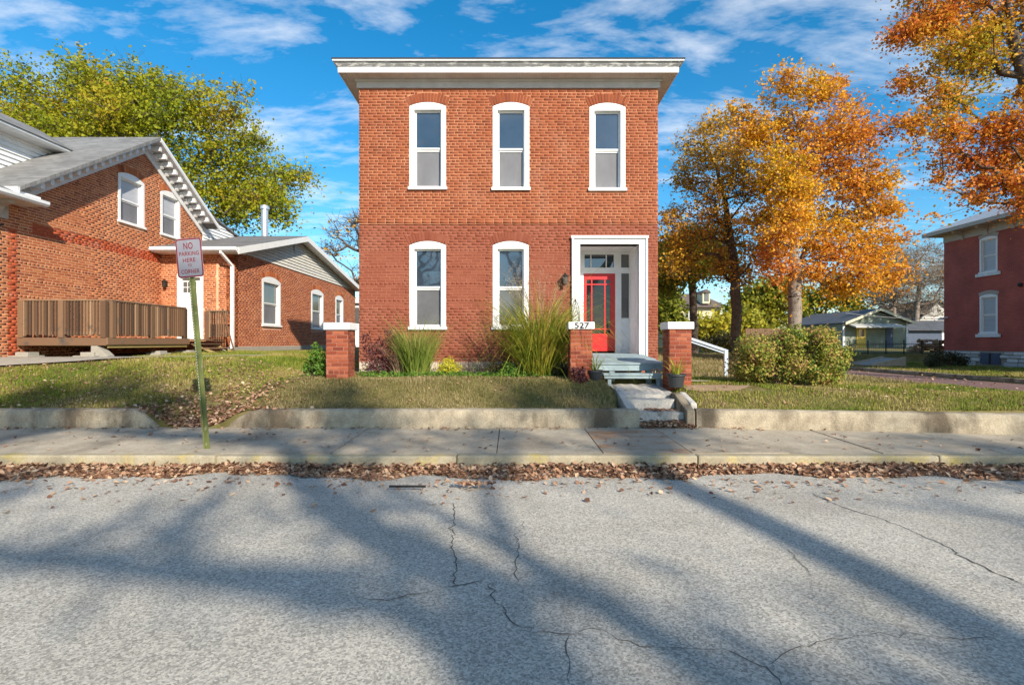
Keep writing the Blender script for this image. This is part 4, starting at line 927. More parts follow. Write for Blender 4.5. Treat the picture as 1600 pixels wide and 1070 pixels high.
# upper wall with white siding, its eave and roof
z = 5.62; 
while z < 7.0:
    yend = min((z + 0.06 + 2.43) / SL, 14.72)
    MB().prism([(-13.10, 6, z), (-13.062, 6, z), (-13.102, 6, z + 0.128), (-13.12, 6, z + 0.128)], (0, yend - 6, 0)).build('siding_board', m_siding, lh); z += 0.126
MB().box(-13.4, -13.125, 6, 14.3, 5.2, 7.03).build('upper_wall', m_siding, lh)
MB().prism([(-12.66, 6, 7.06), (-12.66, 6, 7.0), (-12.72, 6, 6.955), (-12.80, 6, 6.955), (-12.80, 6, 7.06)], (0, 8.75, 0)).build('upper_gutter', m_gutter, lh)
MB().box(-13.12, -12.8, 6, 14.7, 6.96, 7.0).build('upper_soffit', m_trim_grey, lh)
MB().prism([(-12.62, 6, 7.06), (-13.75, 6, 7.72), (-20, 6, 7.78), (-20, 6, 7.6), (-13.75, 6, 7.6), (-12.72, 6, 7.02)], (0, 8.9, 0)).build('upper_roof', m_shingle, lh)
# rear wing with siding seen past the gable
z = 5.3; k = 0
while z < 6.5:
    ztop = 6.58; ye = min(22.6, 19.53 + max(0, (6.62 - z - 0.12)) / 0.22)
    MB().prism([(X1 + 0.0, 19.53, z), (X1 + 0.04, 19.53, z), (X1 + 0.004, 19.53, z + 0.125), (X1 - 0.02, 19.53, z + 0.125)], (0, ye - 19.53, 0)).build('siding_board', m_siding, lh); z += 0.123
MB().prism([(X1 - 0.022, 19.52, 4.8), (X1 - 0.022, 23, 4.8), (X1 - 0.022, 23, 5.86), (X1 - 0.022, 19.52, 6.60)], (-0.2, 0, 0)).build('wing_wall', m_siding, lh)
MB().prism([(X1 + 0.10, 19.4, 6.66), (X1 + 0.10, 23.4, 5.80), (X1 + 0.10, 23.4, 5.74), (X1 + 0.10, 19.4, 6.60)], (-6, 0, 0)).build('wing_roof', m_shingle, lh)
# iron wall anchor star
MB().bar((X1 + 0.03, 11.85, 4.28), (X1 + 0.03, 11.45, 4.14), 0.03, 0.03).bar((X1 + 0.032, 11.75, 4.08), (X1 + 0.032, 11.6, 4.36), 0.03, 0.03).build('wall_anchor', m_black, lh)

# addition: front wall with door
AO, AU, AN = (X1 + 0.0, YA, 0), (1, 0, 0), (0, -1, 0); AW = X2 - X1
da0, da1, daz = (277.5 - 800) / F * YA - X1, (318 - 800) / F * YA - X1, ZatY(428, YA)
backing('wall_body', AO, AU, AN, AW, 1.0, 4.62, [(da0 + 0.01, da1 - 0.01, 1.66, daz - 0.01)], m_mortar_left, lh)
sm0, sm1 = (338 - 800) / F * YA - X1, (341.5 - 800) / F * YA - X1
bo = bricks_mesh('bricks', brick_list(AW, 1.2, 4.6, [(da0, da1, 1.6, daz), (sm0, sm1, 2.5, 4.15)], 25), AO, AU, AN, m_brick_left, lh, seed=8); bo['kind'] = 'stuff'
fr = MB(); xa, xb = X1 + da0, X1 + da1
fr.box(xa, xa + 0.10, YA - 0.03, YA + 0.12, 1.66, daz); fr.box(xb - 0.10, xb, YA - 0.03, YA + 0.12, 1.66, daz); fr.box(xa + 0.1, xb - 0.1, YA - 0.03, YA + 0.12, daz - 0.12, daz)
fr.build('side_door_frame', m_white, lh)
dd = MB().box(xa + 0.105, xb - 0.105, YA + 0.04, YA + 0.08, 1.66, daz - 0.125)
for i in range(2):
    for j in range(2):
        x0 = xa + 0.16 + i * 0.19; dd.box(x0, x0 + 0.15, YA + 0.03, YA + 0.0399, 1.78 + j * 0.5, 2.2 + j * 0.5)
dd = dd.build('side_door', m_door_white, lh)
for i in range(3):
    for j in range(2):
        x0 = xa + 0.17 + i * 0.155; z0 = daz - 0.62 + j * 0.19
        MB().box(x0, x0 + 0.13, YA + 0.032, YA + 0.0395, z0, z0 + 0.165).build('door_pane', m_glass_dim, dd)
MB().box(xa + 0.14, xb - 0.14, YA + 0.03, YA + 0.0395, daz - 0.22, daz - 0.15).build('door_pane', m_glass_dim, dd)
text_mesh('101', ((297 - 800) / F * YA, YA + 0.027, ZatY(517, YA)), 0.10, m_black, dd, 'house_number')
lx, lz = (260.5 - 800) / F * YA, ZatY(444, YA)
la = thing('wall_lantern', 'small dark lantern on brick wall left of the white side door', 'lantern', (lx, YA, lz))
MB().lathe((lx, YA - 0.12, lz), [(0.0, 0.16), (0.04, 0.13), (0.09, 0.06), (0.07, 0.05), (0.05, -0.12), (0.0, -0.16)], 8).build('lamp_body', m_lamp_metal, la)
MB().box(lx - 0.04, lx + 0.04, YA - 0.05, YA - 0.013, lz - 0.08, lz + 0.1).build('back_plate', m_lamp_metal, la)
# addition: side wall with three windows
SO, SU, SN = (X2, YA, 0), (0, 1, 0), (1, 0, 0); SW = YB - YA
AWIN = [(YonX(409, X2) - YA, YonX(438, X2) - YA), (YonX(486, X2) - YA, YonX(505, X2) - YA), (YonX(524, X2) - YA, YonX(536, X2) - YA)]
awz0, awzs, awzt = 2.16, 3.93, 4.08
hb = [(a + 0.01, b - 0.01, awz0, awzs) for a, b in AWIN]
backing('wall_body', SO, SU, SN, SW, 1.0, 4.62, hb, m_mortar_rose, lh)
hk = []
for a, b in AWIN: hk += [(a, b, awz0 - 0.07, awzs + 0.02), ] + arch_holes(a, b, awzs + 0.012, awzt - awzs, 0.2)
bo = bricks_mesh('bricks', brick_list(SW, 1.42, 4.6, hk, 26), SO, SU, SN, m_brick_left, lh, seed=9); bo['kind'] = 'stuff'
va = MB()
for i, (a, b) in enumerate(AWIN):
    voussoirs(SO, SU, SN, a, b, awzs + 0.012, awzt - awzs, m_brick_left, lh, n=12, depth=0.2, joined=va)
    window(lh, SO, SU, SN, a, b, awz0 + 0.07, awzs, awzt - awzs, cw=0.13, upper='dim', lower='screen', rec=0.06)
va.build('arch_bricks', m_brick_left, lh)['kind'] = 'stuff'
MB().box(X2 - 0.05, X2 + 0.035, YA - 0.03, YB, 1.05, 1.40).build('foundation', m_block, lh)
MB().box(X1, X2 - 0.052, YA - 0.03, YA + 0.02, 1.05, 1.19).build('foundation', m_block, lh)
# addition gable, roof, gutter, downspout
RY, RZ_, S1, S2 = 22.4, 6.2, (6.2 - 4.68) / (22.4 - 16.72), (6.2 - 4.70) / (30.9 - 22.4)
z = 4.63
while z < 5.95:
    a = RY - (RZ_ - 0.16 - z - 0.06) / S1; b = RY + (RZ_ - 0.16 - z - 0.06) / S2
    a, b = max(a, YA), min(b, YB)
    MB().prism([(X2 - 0.01, a, z), (X2 + 0.042, a, z), (X2 + 0.004, a, z + 0.128), (X2 - 0.03, a, z + 0.128)], (0, b - a, 0)).build('siding_board', m_siding_tan, lh); z += 0.126
MB().prism([(X2 - 0.032, YA, 4.622), (X2 - 0.032, YB, 4.622), (X2 - 0.032, RY, 6.05)], (-0.1, 0, 0)).build('gable_wall', m_siding_tan, lh)
MB().box(X2 + 0.043, X2 + 0.07, RY - 0.55, RY - 0.3, 5.42, 5.78).build('gable_vent', m_frieze, lh)
rf = MB().prism([(-8.95, 16.72, 4.68), (-8.95, RY, RZ_), (-8.95, 30.9, 4.70), (-8.95, 30.9, 4.62), (-8.95, RY, RZ_ - 0.08), (-8.95, 16.72, 4.60)], (-11, 0, 0)); rf.build('addition_roof', m_shingle2, lh)
for Ya, Yb in ((16.72, RY), (RY, 30.9)):
    rake(Ya, Yb, -8.948, -8.915, -0.24, -0.02, 'rake_fascia', m_white, RY, RZ_, S1, S2)
    rake(Ya + (0.4 if Ya < 17 else 0), Yb - (0.4 if Yb > 30 else 0), X2 + 0.044, -8.95, -0.20, -0.17, 'rake_soffit', m_white, RY, RZ_, S1, S2)
MB().prism([(X1 + 0.02, 16.72, 4.66), (X1 + 0.02, 16.62, 4.66), (X1 + 0.02, 16.60, 4.56), (X1 + 0.02, 16.64, 4.53), (X1 + 0.02, 16.72, 4.53)], (2.82, 0, 0)).build('gutter', m_gutter, lh)
MB().box(X1 + 0.02, -8.95, 16.721, YA, 4.50, 4.53).build('eave_soffit', m_white, lh)
MB().box(X1 + 0.001, X1 + 0.05, YA - 0.5, 19.4, 4.70, 4.71).build('flashing', m_roof_dark, lh)
xd = (363 - 800) / F * 17.12
MB().bar(((346 - 800) / F * 16.7, 16.68, 4.55), ((346 - 800) / F * 16.7, 16.68, 4.45), 0.09, 0.07).bar(((346 - 800) / F * 16.7, 16.68, 4.46), (xd, 17.11, 4.1), 0.09, 0.07).bar((xd, 17.12, 4.12), (xd, 17.12, 1.38), 0.10, 0.08, (0, 1, 0)).bar((xd, 17.12, 1.40), (xd - 0.18, 16.9, 1.3), 0.10, 0.08).build('downspout', m_gutter, lh)
MB().lathe((-11.4, 23.6, 5.7), [(0.15, 0), (0.15, 1.95), (0.2, 1.97), (0.2, 2.12), (0.12, 2.16), (0, 2.17)], 14).build('flue_pipe', m_pipe, lh, smooth=False)
MB().box(-18, X1 - 0.27, 8, 30, 1.0, 4.7).build('inner_block', m_interior, lh)

# ------------------------------------------------------------------ wooden deck beside it
dk = thing('wooden_deck', 'weathered brown wooden deck with slatted railing beside the left house', 'deck', (-10.7, 13.5, 1.2))
DX_L, DX_R, DYF, DYB, DZ = -11.76, -9.64, 12.2, 17.1, 1.655
n = 34
for k in range(n):
    ya = DYF + (DYB - DYF) * k / n; MB().box(DX_L, DX_R, ya + 0.003, ya + (DYB - DYF) / n - 0.003, DZ - 0.035, DZ).build('deck_board', m_deck, dk)
MB().box(DX_L, DX_R + 0.0, DYF - 0.04, DYF - 0.001, 1.48, DZ + 0.01).build('rim_board', m_deck, dk)
MB().box(DX_R + 0.001, DX_R + 0.04, DYF - 0.04, 15.25, 1.50, DZ + 0.01).build('rim_board', m_deck, dk)
for Y in (12.9, 13.9, 14.9): MB().box(DX_L, DX_R - 0.01, Y, Y + 0.04, 1.45, DZ - 0.036).build('joist', m_deck_yellow, dk)
MB().box(DX_R - 0.05, DX_R - 0.005, DYF + 0.05, 15.2, 1.42, DZ - 0.037).build('joist', m_deck_yellow, dk)
RT = 2.58
def railing(a, b, posts, nb, seed):
    a, b = Vector(a), Vector(b); d = (b - a).normalized(); r_ = random.Random(seed)
    MB().bar(a + Vector((0, 0, RT - 0.02)), b + Vector((0, 0, RT - 0.02)), 0.14, 0.038).build('top_rail', m_deck, dk)
    MB().bar(a + Vector((0, 0, RT - 0.085)), b + Vector((0, 0, RT - 0.085)), 0.04, 0.088).build('under_rail', m_deck, dk)
    MB().bar(a + Vector((0, 0, DZ + 0.12)), b + Vector((0, 0, DZ + 0.12)), 0.04, 0.07).build('bottom_rail', m_deck, dk)
    L = (b - a).length; side = d.cross(Vector((0, 0, 1)))
    for t in posts:
        p = a + d * (t * L); MB().bar(p + side * 0.03 + Vector((0, 0, DZ + 0.011)), p + side * 0.03 + Vector((0, 0, RT - 0.041)), 0.10, 0.12, d).build('post', m_deck, dk)
    me = None
    for k in range(nb):
        p = a + d * ((k + 0.5) / nb * L) + side * 0.042
        if any(abs((k + 0.5) / nb - t) * L < 0.07 for t in posts): continue
        MB().bar(p + Vector((0, 0, DZ + 0.07 + r_.uniform(-0.03, 0.02))), p + Vector((0, 0, RT - 0.045)), 0.050 + r_.uniform(-0.008, 0.005), 0.032, d).build('baluster', m_deck, dk)
railing((DX_L + 0.05, DYF + 0.02, 0), (DX_R - 0.03, DYF + 0.02, 0), (0.02, 0.49, 0.985), 27, 1)
railing((DX_R - 0.03, DYF + 0.10, 0), (DX_R - 0.03, 15.1, 0), (0.02, 0.5, 0.99), 34, 2)
railing((DX_R - 0.16, 16.45, 0), (DX_R + 0.52, 16.45, 0), (0.05,), 9, 3)
for i in range(3):
    z = DZ - 0.13 * (i + 1); x = DX_R + 0.05 + 0.27 * i
    MB().box(x, x + 0.28, 15.3, 16.4, z - 0.04, z).build('step_tread', m_deck, dk)
for Y in (15.32, 16.36): MB().prism([(DX_R + 0.04, Y, DZ - 0.17), (DX_R + 0.14, Y, DZ - 0.17), (DX_R + 0.9, Y, 1.22), (DX_R + 0.75, Y, 1.20)], (0, 0.04, 0)).build('stringer', m_deck_yellow, dk)
MB().bar((DX_R + 0.42, 16.3, 2.62), (DX_R + 0.8, 16.3, 1.25), 0.035, 0.035).build('stair_rail', m_deck, dk)
for (x, y, w) in ((-11.55, 12.05, 0.30), (-10.05, 12.1, 0.32), (-9.75, 14.0, 0.25), (-9.8, 15.3, 0.3)):
    zg = float(ground_z(x, y)); MB().box(x - w / 2, x + w / 2, y, y + 0.3, zg - 0.1, 1.32).build('support_block', m_block, dk, bevel=0.01); MB().box(x - w * 0.8, x + w * 0.8, y - 0.1, y + 0.35, zg - 0.1, zg + 0.07).build('footing', m_block, dk, bevel=0.01)
MB().prism([(-10.0, 12.16, 1.47), (-9.86, 12.16, 1.47), (-9.6, 12.16, 1.24), (-9.6, 12.16, 1.15), (-10.0, 12.16, 1.15)], (0, 0.2, 0)).build('brace_block', m_block, dk)

# ------------------------------------------------------------------ no-parking sign
SY = 6.9
sx, sz = (298.6 - 800) / F * SY, ZatY(403.5, SY); roll = math.radians(-5.0)
bxp, bzp = (326 - 800) / F * 6.91, 0.10
sg = thing('street_sign', 'leaning green post carrying a grey no-parking sign with red lettering', 'sign', (bxp, SY, 0.12))
RM = Matrix.Translation((sx, SY - 0.035, sz)) @ Matrix.Rotation(roll, 4, 'Y')
W_, H_ = 0.352, 0.525
def rrect(w, h, rad, n=5):
    out = []
    for cx, cz, a0 in ((w/2 - rad, h/2 - rad, 0), (-w/2 + rad, h/2 - rad, 90), (-w/2 + rad, -h/2 + rad, 180), (w/2 - rad, -h/2 + rad, 270)):
        for k in range(n + 1):
            a = math.radians(a0 + 90 * k / n); out.append((cx + rad * math.cos(a), cz + rad * math.sin(a)))
    return out
def sp(u, v, d=0): return tuple(RM @ Vector((u, -d, v)))
pl = [sp(u, v) for u, v in rrect(W_, H_, 0.04)]
MB().prism(pl, RM.to_3x3() @ Vector((0, 0.004, 0))).build('plate', m_sign, sg)
o_, i_ = rrect(W_ - 0.008, H_ - 0.008, 0.037), rrect(W_ - 0.040, H_ - 0.040, 0.025); n = len(o_)
MB().add([sp(u, v, 0.0015) for u, v in o_ + i_], [(k, n + k, n + (k + 1) % n, (k + 1) % n) for k in range(n)]).build('border', m_sign_red, sg)
def sign_text(body, cu, cv, w, h):
    cu_ = bpy.data.curves.new('t', 'FONT'); cu_.body = body; cu_.size = 1; cu_.align_x = 'CENTER'; cu_.space_character = 1.08; cu_.offset = 0.012
    ob = bpy.data.objects.new('t', cu_); col.objects.link(ob); bpy.context.view_layer.update()
    me = bpy.data.meshes.new_from_object(ob.evaluated_get(bpy.context.evaluated_depsgraph_get())); bpy.data.objects.remove(ob)
    c = np.array([v.co[:] for v in me.vertices]); lo, hi = c.min(0), c.max(0)
    for v in me.vertices:
        u = (v.co.x - (lo[0] + hi[0]) / 2) / (hi[0] - lo[0]) * w + cu; q = (v.co.y - (lo[1] + hi[1]) / 2) / (hi[1] - lo[1]) * h + cv
        v.co = Vector(sp(u, q, 0.002))
    me.materials.clear(); me.materials.append(m_sign_red); me.name = 'lettering'; link_mesh('lettering', me, sg)
sign_text('NO', -0.005, 0.160, 0.125, 0.088); sign_text('PARKING', 0.0, 0.058, 0.265, 0.055); sign_text('HERE', -0.006, -0.030, 0.168, 0.055)
sign_text('TO', -0.003, -0.098, 0.055, 0.036); sign_text('CORNER', -0.002, -0.182, 0.245, 0.056)
# U-channel post
tx, tz = (300.5 - 800) / F * SY, ZatY(420, SY)
ch = [(-0.042, 0.0), (-0.024, 0.0), (-0.018, 0.022), (0.018, 0.022), (0.024, 0.0), (0.042, 0.0), (0.042, 0.006), (0.028, 0.006), (0.022, 0.030), (-0.022, 0.030), (-0.028, 0.006), (-0.042, 0.006)]
n = len(ch); V = [(bxp + u, SY - 0.028 + d, bzp) for u, d in ch] + [(tx + u, SY - 0.028 + d, tz) for u, d in ch]
MB().add(V, [(k, (k + 1) % n, n + (k + 1) % n, n + k) for k in range(n)] + [tuple(range(n, 2 * n))]).build('post', m_post, sg)
hm = MB(); k = 0
while k < 46:
    t = 0.98 - k * 0.0155; x, z = bxp + (tx - bxp) * t - 0.030, bzp + (tz - bzp) * t; hm.box(x - 0.004, x + 0.004, SY - 0.031, SY - 0.0285, z - 0.006, z + 0.006); k += 1
hm.build('punched_holes', m_trim_grey, sg)['kind'] = 'stuff'
for v in (0.205, -0.215): MB().lathe((0, 0, 0), [(0.0, 0.006), (0.008, 0.005), (0.009, 0.0)], 8).build('bolt', m_pipe, sg).matrix_basis = RM @ Matrix.Translation((0, -0.001, v)) @ Matrix.Rotation(math.pi / 2, 4, 'X')

# ------------------------------------------------------------------ right brick house
XR = 24.3; RYN, RYF = 16.0, 28.8
rh = thing('brick_house', 'dark red brick house across the side street on stone foundation', 'house', (XR, 28.8, 0.5))
RO, RU, RN = (XR, RYF, 0), (0, -1, 0), (-1, 0, 0); RW = RYF - RYN; FZ = 1.12; RZT = 7.42
RWIN = []
for a, b in ((1531, 1559),): RWIN.append((RYF - YonX(a, XR), RYF - YonX(b, XR)))
RWIN.append((7.2, 8.2)); rows = ((5.10, 6.86), (1.98, 3.92))
hs = [(a, b, z0, z1) for a, b in RWIN for z0, z1 in rows]
backing('wall_body', RO, RU, RN, RW, FZ, RZT, hs, m_rbrick, rh)
MB().box(XR + 0.262, XR + 9, RYF - 0.26, RYF, FZ, RZT).build('back_wall', m_rbrick, rh)
MB().box(XR + 0.262, XR + 9, RYN, RYN + 0.26, FZ, RZT).build('front_wall', m_rbrick, rh)
MB().box(XR + 0.5, XR + 0.6, RYN + 0.3, RYF - 0.3, FZ, RZT).build('inner_partition', m_interior, rh)
for i, (a, b) in enumerate(RWIN):
    for z0, z1 in rows:
        window(rh, RO, RU, RN, a, b, z0 + 0.07, z1, 0.10, cw=0.09, upper='blind' if i == 0 else 'glass', lower='blind', rec=0.06)
        va = MB(); voussoirs(RO, RU, RN, a, b, z1 + 0.012, 0.10, m_rtrim, rh, n=11, depth=0.18, joined=va); va.build('arch', m_rtrim, rh)
        MB().box(XR - 0.08, XR - 0.02, RYF - b - 0.18, RYF - a + 0.18, z0 - 0.16, z0 - 0.001).build('stone_sill', m_trim_grey, rh)
# rubble stone foundation
r = random.Random(17); bw0, bw1 = RYF - YonX(1533, XR), RYF - YonX(1563, XR)
z = 0.32
MB().box(XR + 0.02, XR + 0.26, RYN, RYF, 0.1, FZ - 0.001).build('foundation_core', m_block, rh)
while z < FZ - 0.05:
    h = min(r.choice([0.16, 0.2, 0.24]), FZ - z); u = 0.0
    while u < RW - 0.1:
        w = min(r.uniform(0.3, 0.75), RW - u)
        if not (u + w > bw0 and u < bw1 and z < 1.0):
            MB().box(XR - 0.05 - r.uniform(0, 0.05), XR + 0.03, RYF - u - w + 0.015, RYF - u - 0.015, z + 0.012, z + h - 0.012).build('foundation_stone', m_rstone, rh, bevel=0.03)
        u += w
    z += h
MB().box(XR - 0.03, XR + 0.019, RYF - bw1, RYF - bw0, 0.45, 1.02).build('cellar_hatch', m_blue_siding, rh)
MB().box(XR - 0.06, XR - 0.031, RYF - (bw0 + bw1) / 2 - 0.04, RYF - (bw0 + bw1) / 2 + 0.04, 0.45, 1.02).build('hatch_bar', m_black, rh)
# eave and roof
MB().box(XR - 0.04, XR - 0.001, RYN, RYF, RZT - 0.30, RZT + 0.12).build('frieze_board', m_rtrim, rh)
MB().box(XR - 0.7, XR + 9, RYN - 0.7, RYF + 0.6, RZT + 0.121, RZT + 0.16).build('eave_soffit', m_rtrim, rh)
MB().box(XR - 0.78, XR - 0.70, RYN - 0.7, RYF + 0.6, RZT + 0.10, RZT + 0.30).build('eave_gutter', m_rtrim, rh)
for Y in np.arange(RYN + 0.3, RYF, 1.4):
    MB().prism([(XR - 0.042, Y, RZT + 0.115), (XR - 0.6, Y, RZT + 0.115), (XR - 0.55, Y, RZT + 0.02), (XR - 0.15, Y, RZT - 0.12), (XR - 0.042, Y, RZT - 0.35)], (0, 0.16, 0)).build('eave_bracket', m_rtrim, rh)
MB().add([(XR - 0.75, RYF + 0.6, RZT + 0.30), (XR - 0.75, RYN - 0.7, RZT + 0.30), (XR + 9, RYN - 0.7, RZT + 0.3), (XR + 9, RYF + 0.6, RZT + 0.3), (XR + 4, RYF - 4.2, RZT + 2.6), (XR + 4, RYN + 4, RZT + 2.6)],
         [(0, 4, 5, 1), (1, 5, 2), (2, 5, 4, 3), (3, 4, 0), (0, 1, 2, 3)]).build('roof', m_roof_pale, rh)
MB().bar((XR - 0.01, 28.55, 2.95), (XR - 0.3, 28.6, 2.9), 0.07, 0.07).lathe((XR - 0.35, 28.6, 2.85), [(0.02, 0.1), (0.13, 0.02), (0.14, -0.05), (0, -0.05)], 10).build('flood_lamp', m_trim_grey, rh)
MB().lathe((XR - 0.04, 24.45, 4.3), [(0.0, 0.1), (0.1, 0.06), (0.1, -0.06), (0.0, -0.1)], 10).build('wall_bracket', m_black, rh)

# ------------------------------------------------------------------ background buildings
def gz(x, y): return float(ground_z(x, y))
# sage green cottage with yellow door
Yg = 48.0; xa, xb = (1318 - 800) / F * Yg, (1417 - 800) / F * Yg; zg = 1.0; ze = ZatY(503, Yg); xm = (1370 - 800) / F * Yg; zap = ZatY(482, Yg)
cg = thing('cottage', 'small sage green cottage with yellow door behind the iron fence', 'cottage', (xm, Yg, zg))
MB().prism([(xa, Yg, zg - 0.3), (xb, Yg, zg - 0.3), (xb, Yg, ze), (xm, Yg, zap - 0.25), (xa, Yg, ze)], (0, 10, 0)).build('wall', m_sage, cg)
rs = (zap - ze) / (xm - xa)
for sgn in (-1, 1):
    xe = xm + sgn * (xb - xa) / 2 * 1.1; zee = zap - rs * abs(xe - xm) + 0.0
    MB().prism([(xm, Yg - 0.5, zap), (xe, Yg - 0.5, zee), (xe, Yg - 0.5, zee - 0.12), (xm, Yg - 0.5, zap - 0.12)], (0, 11, 0)).build('roof', m_slate_roof, cg)
    MB().prism([(xm, Yg - 0.56, zap + 0.02), (xe, Yg - 0.56, zee + 0.02), (xe, Yg - 0.56, zee - 0.22), (xm, Yg - 0.56, zap - 0.22)], (0, 0.055, 0)).build('rake_board', m_cream, cg)
dx0, dx1 = (1338 - 800) / F * Yg, (1352.5 - 800) / F * Yg
d_ = MB().box(dx0, dx1, Yg - 0.06, Yg - 0.001, zg, ZatY(511, Yg)).build('door', m_yellow, cg); MB().box(dx0 + 0.2, dx1 - 0.2, Yg - 0.075, Yg - 0.061, ZatY(526, Yg), ZatY(515, Yg)).build('door_pane', m_glass_dim, d_)
MB().prism([(dx0 - 0.9, Yg - 1.3, ZatY(510.5, Yg)), (dx0 - 0.9, Yg - 0.001, ZatY(505.5, Yg)), (dx0 - 0.9, Yg - 0.001, ZatY(505.5, Yg) - 0.1), (dx0 - 0.9, Yg - 1.3, ZatY(510.5, Yg) - 0.12)], (4.6, 0, 0)).build('awning', m_grey_siding, cg)
MB().box((1384 - 800) / F * Yg, (1395 - 800) / F * Yg, Yg - 0.05, Yg - 0.001, zg, ZatY(512, Yg)).build('garage_door', m_blue_siding, cg)
for xx in (xa, xb): MB().box(xx - 0.09, xx + 0.09, Yg - 0.05, Yg - 0.002, zg - 0.2, ze).build('corner_board', m_trim_grey, cg)
# blue grey garage
Yb2 = 55.0; xa, xb = (1419 - 800) / F * Yb2, (1510 - 800) / F * Yb2
gg = thing('garage', 'blue grey garage with low dark roof beside the dark red house', 'garage', ((xa + xb) / 2, Yb2 + 2, 1.0))
MB().box(xa, xb, Yb2, Yb2 + 6, 0.6, ZatY(515, Yb2)).build('wall', m_blue_siding, gg)
MB().prism([(xa - 0.3, Yb2 - 0.5, ZatY(515, Yb2)), (xa - 0.3, Yb2 + 3, ZatY(515, Yb2) + 1.1), (xa - 0.3, Yb2 + 6.5, ZatY(515, Yb2)), (xa - 0.3, Yb2 + 6.5, ZatY(515, Yb2) - 0.1), (xa - 0.3, Yb2 - 0.5, ZatY(515, Yb2) - 0.1)], (xb - xa + 0.6, 0, 0)).build('roof', m_slate_roof, gg)
MB().box((1471 - 800) / F * Yb2, (1475 - 800) / F * Yb2, Yb2 - 0.06, Yb2 - 0.001, 0.7, ZatY(515, Yb2) - 0.15).build('corner_board', m_white, gg)
# grey gable house further back
Yh = 62.0; xa, xb, xm = (1437 - 800) / F * Yh, (1500 - 800) / F * Yh, (1465 - 800) / F * Yh
gh_ = thing('house', 'pale grey gabled house showing above the blue grey garage', 'house', (xm, Yh, 1.1))
MB().prism([(xa, Yh, 0.8), (xb, Yh, 0.8), (xb, Yh, ZatY(497, Yh)), (xm, Yh, ZatY(470, Yh)), (xa, Yh, ZatY(497, Yh))], (0, 9, 0)).build('wall', m_grey_siding, gh_)
for xe in (xa - 0.3, xb + 0.3): MB().prism([(xm, Yh - 0.4, ZatY(468, Yh)), (xe, Yh - 0.4, ZatY(498, Yh)), (xe, Yh - 0.4, ZatY(500, Yh)), (xm, Yh - 0.4, ZatY(470, Yh))], (0, 10, 0)).build('roof', m_slate_roof, gh_)
MB().box(xm - 0.05, xm + 0.35, Yh - 0.05, Yh - 0.001, ZatY(487, Yh), ZatY(483, Yh)).build('gable_vent', m_black, gh_)
# cream house with brown hip roof
Yc = 66.0
def cx(p): return (p - 800) / F * Yc
ch_ = thing('house', 'cream house with brown hip roof and white dormer behind trees', 'house', (cx(1090), Yc, 1.1))
zE, zT = ZatY(480.5, Yc), ZatY(455, Yc)
MB().box(cx(1048), cx(1127), Yc, Yc + 7, 0.7, zE).build('wall', m_cream, ch_)
a, b = cx(1043), cx(1137); r0, r1 = cx(1065), cx(1108)
MB().add([(a, Yc - 0.7, zE), (b, Yc - 0.7, zE), (b, Yc + 7.7, zE), (a, Yc + 7.7, zE), (r0, Yc + 3.5, zT), (r1, Yc + 3.5, zT)], [(0, 1, 5, 4), (1, 2, 5), (2, 3, 4, 5), (3, 0, 4), (3, 2, 1, 0)]).build('roof', m_brown_roof, ch_)
MB().box(cx(1096), cx(1107.5), Yc - 0.4, Yc + 2.5, zE + 0.5, ZatY(457, Yc)).build('dormer', m_cream, ch_)
MB().box(cx(1098.5), cx(1105.5), Yc - 0.45, Yc - 0.401, ZatY(471, Yc), ZatY(459, Yc)).build('dormer_window', m_glass_dim, ch_)
MB().prism([(cx(1094.5), Yc - 0.6, ZatY(458, Yc)), (cx(1102), Yc - 0.6, ZatY(452.5, Yc)), (cx(1109), Yc - 0.6, ZatY(458, Yc))], (0, 3.5, 0)).build('dormer_roof', m_brown_roof, ch_)
for p0, p1 in ((1114, 1122), (1070, 1077)):
    w_ = MB().box(cx(p0), cx(p1), Yc - 0.06, Yc - 0.001, ZatY(500, Yc), ZatY(482.5, Yc)).build('window', m_trim_grey, ch_); MB().box(cx(p0) + 0.12, cx(p1) - 0.12, Yc - 0.075, Yc - 0.061, ZatY(498.5, Yc), ZatY(484, Yc)).build('pane', m_glass_dim, w_)
# white garage seen through the gap
wg = thing('garage', 'small white garage seen in the gap beside the red brick house', 'garage', (-10.4, 36, 1.2))
MB().box(-11.15, -8.6, 36, 40, 1.0, 4.3).build('wall', m_siding, wg)
MB().box(-11.35, -8.4, 35.7, 40.3, 4.301, 4.6).build('roof', m_trim_grey, wg)
MB().box(-11.0, -10.72, 35.95, 35.999, 2.9, 4.0).build('window', m_glass_dim, wg)
# brown board fence behind the hedge
bf = thing('board_fence', 'low brown board fence behind the hedge', 'fence', ((1205 - 800) / F * 30, 30, 0.6))
for k in range(26):
    x = (1165 - 800) / F * 30 + k * 0.14; MB().box(x, x + 0.13, 30, 30.02, 0.3, ZatY(513 + (k % 3) * 0.4, 30)).build('board', m_brown_fence, bf)
# iron fence across the side street
fe = thing('iron_fence', 'black iron picket fence in front of the green cottage', 'fence', (22.5, 32, 0.6))
x0, x1, Yf = (1328 - 800) / F * 32, (1476 - 800) / F * 32, 32.0
k = 0; x = x0
while x < x1:
    zg = gz(x, Yf); big = k % 9 == 0
    w = 0.05 if big else 0.013; top = zg + (0.86 if big else 0.74)
    MB().box(x - w / 2, x + w / 2, Yf - w / 2, Yf + w / 2, zg - 0.05, top).build('post' if big else 'picket', m_black, fe); x += 0.125; k += 1
for dz in (0.10, 0.62): MB().bar((x0, Yf + 0.02, gz(x0, Yf) + dz), (x1, Yf + 0.02, gz(x1, Yf) + dz), 0.02, 0.035).build('rail', m_black, fe)
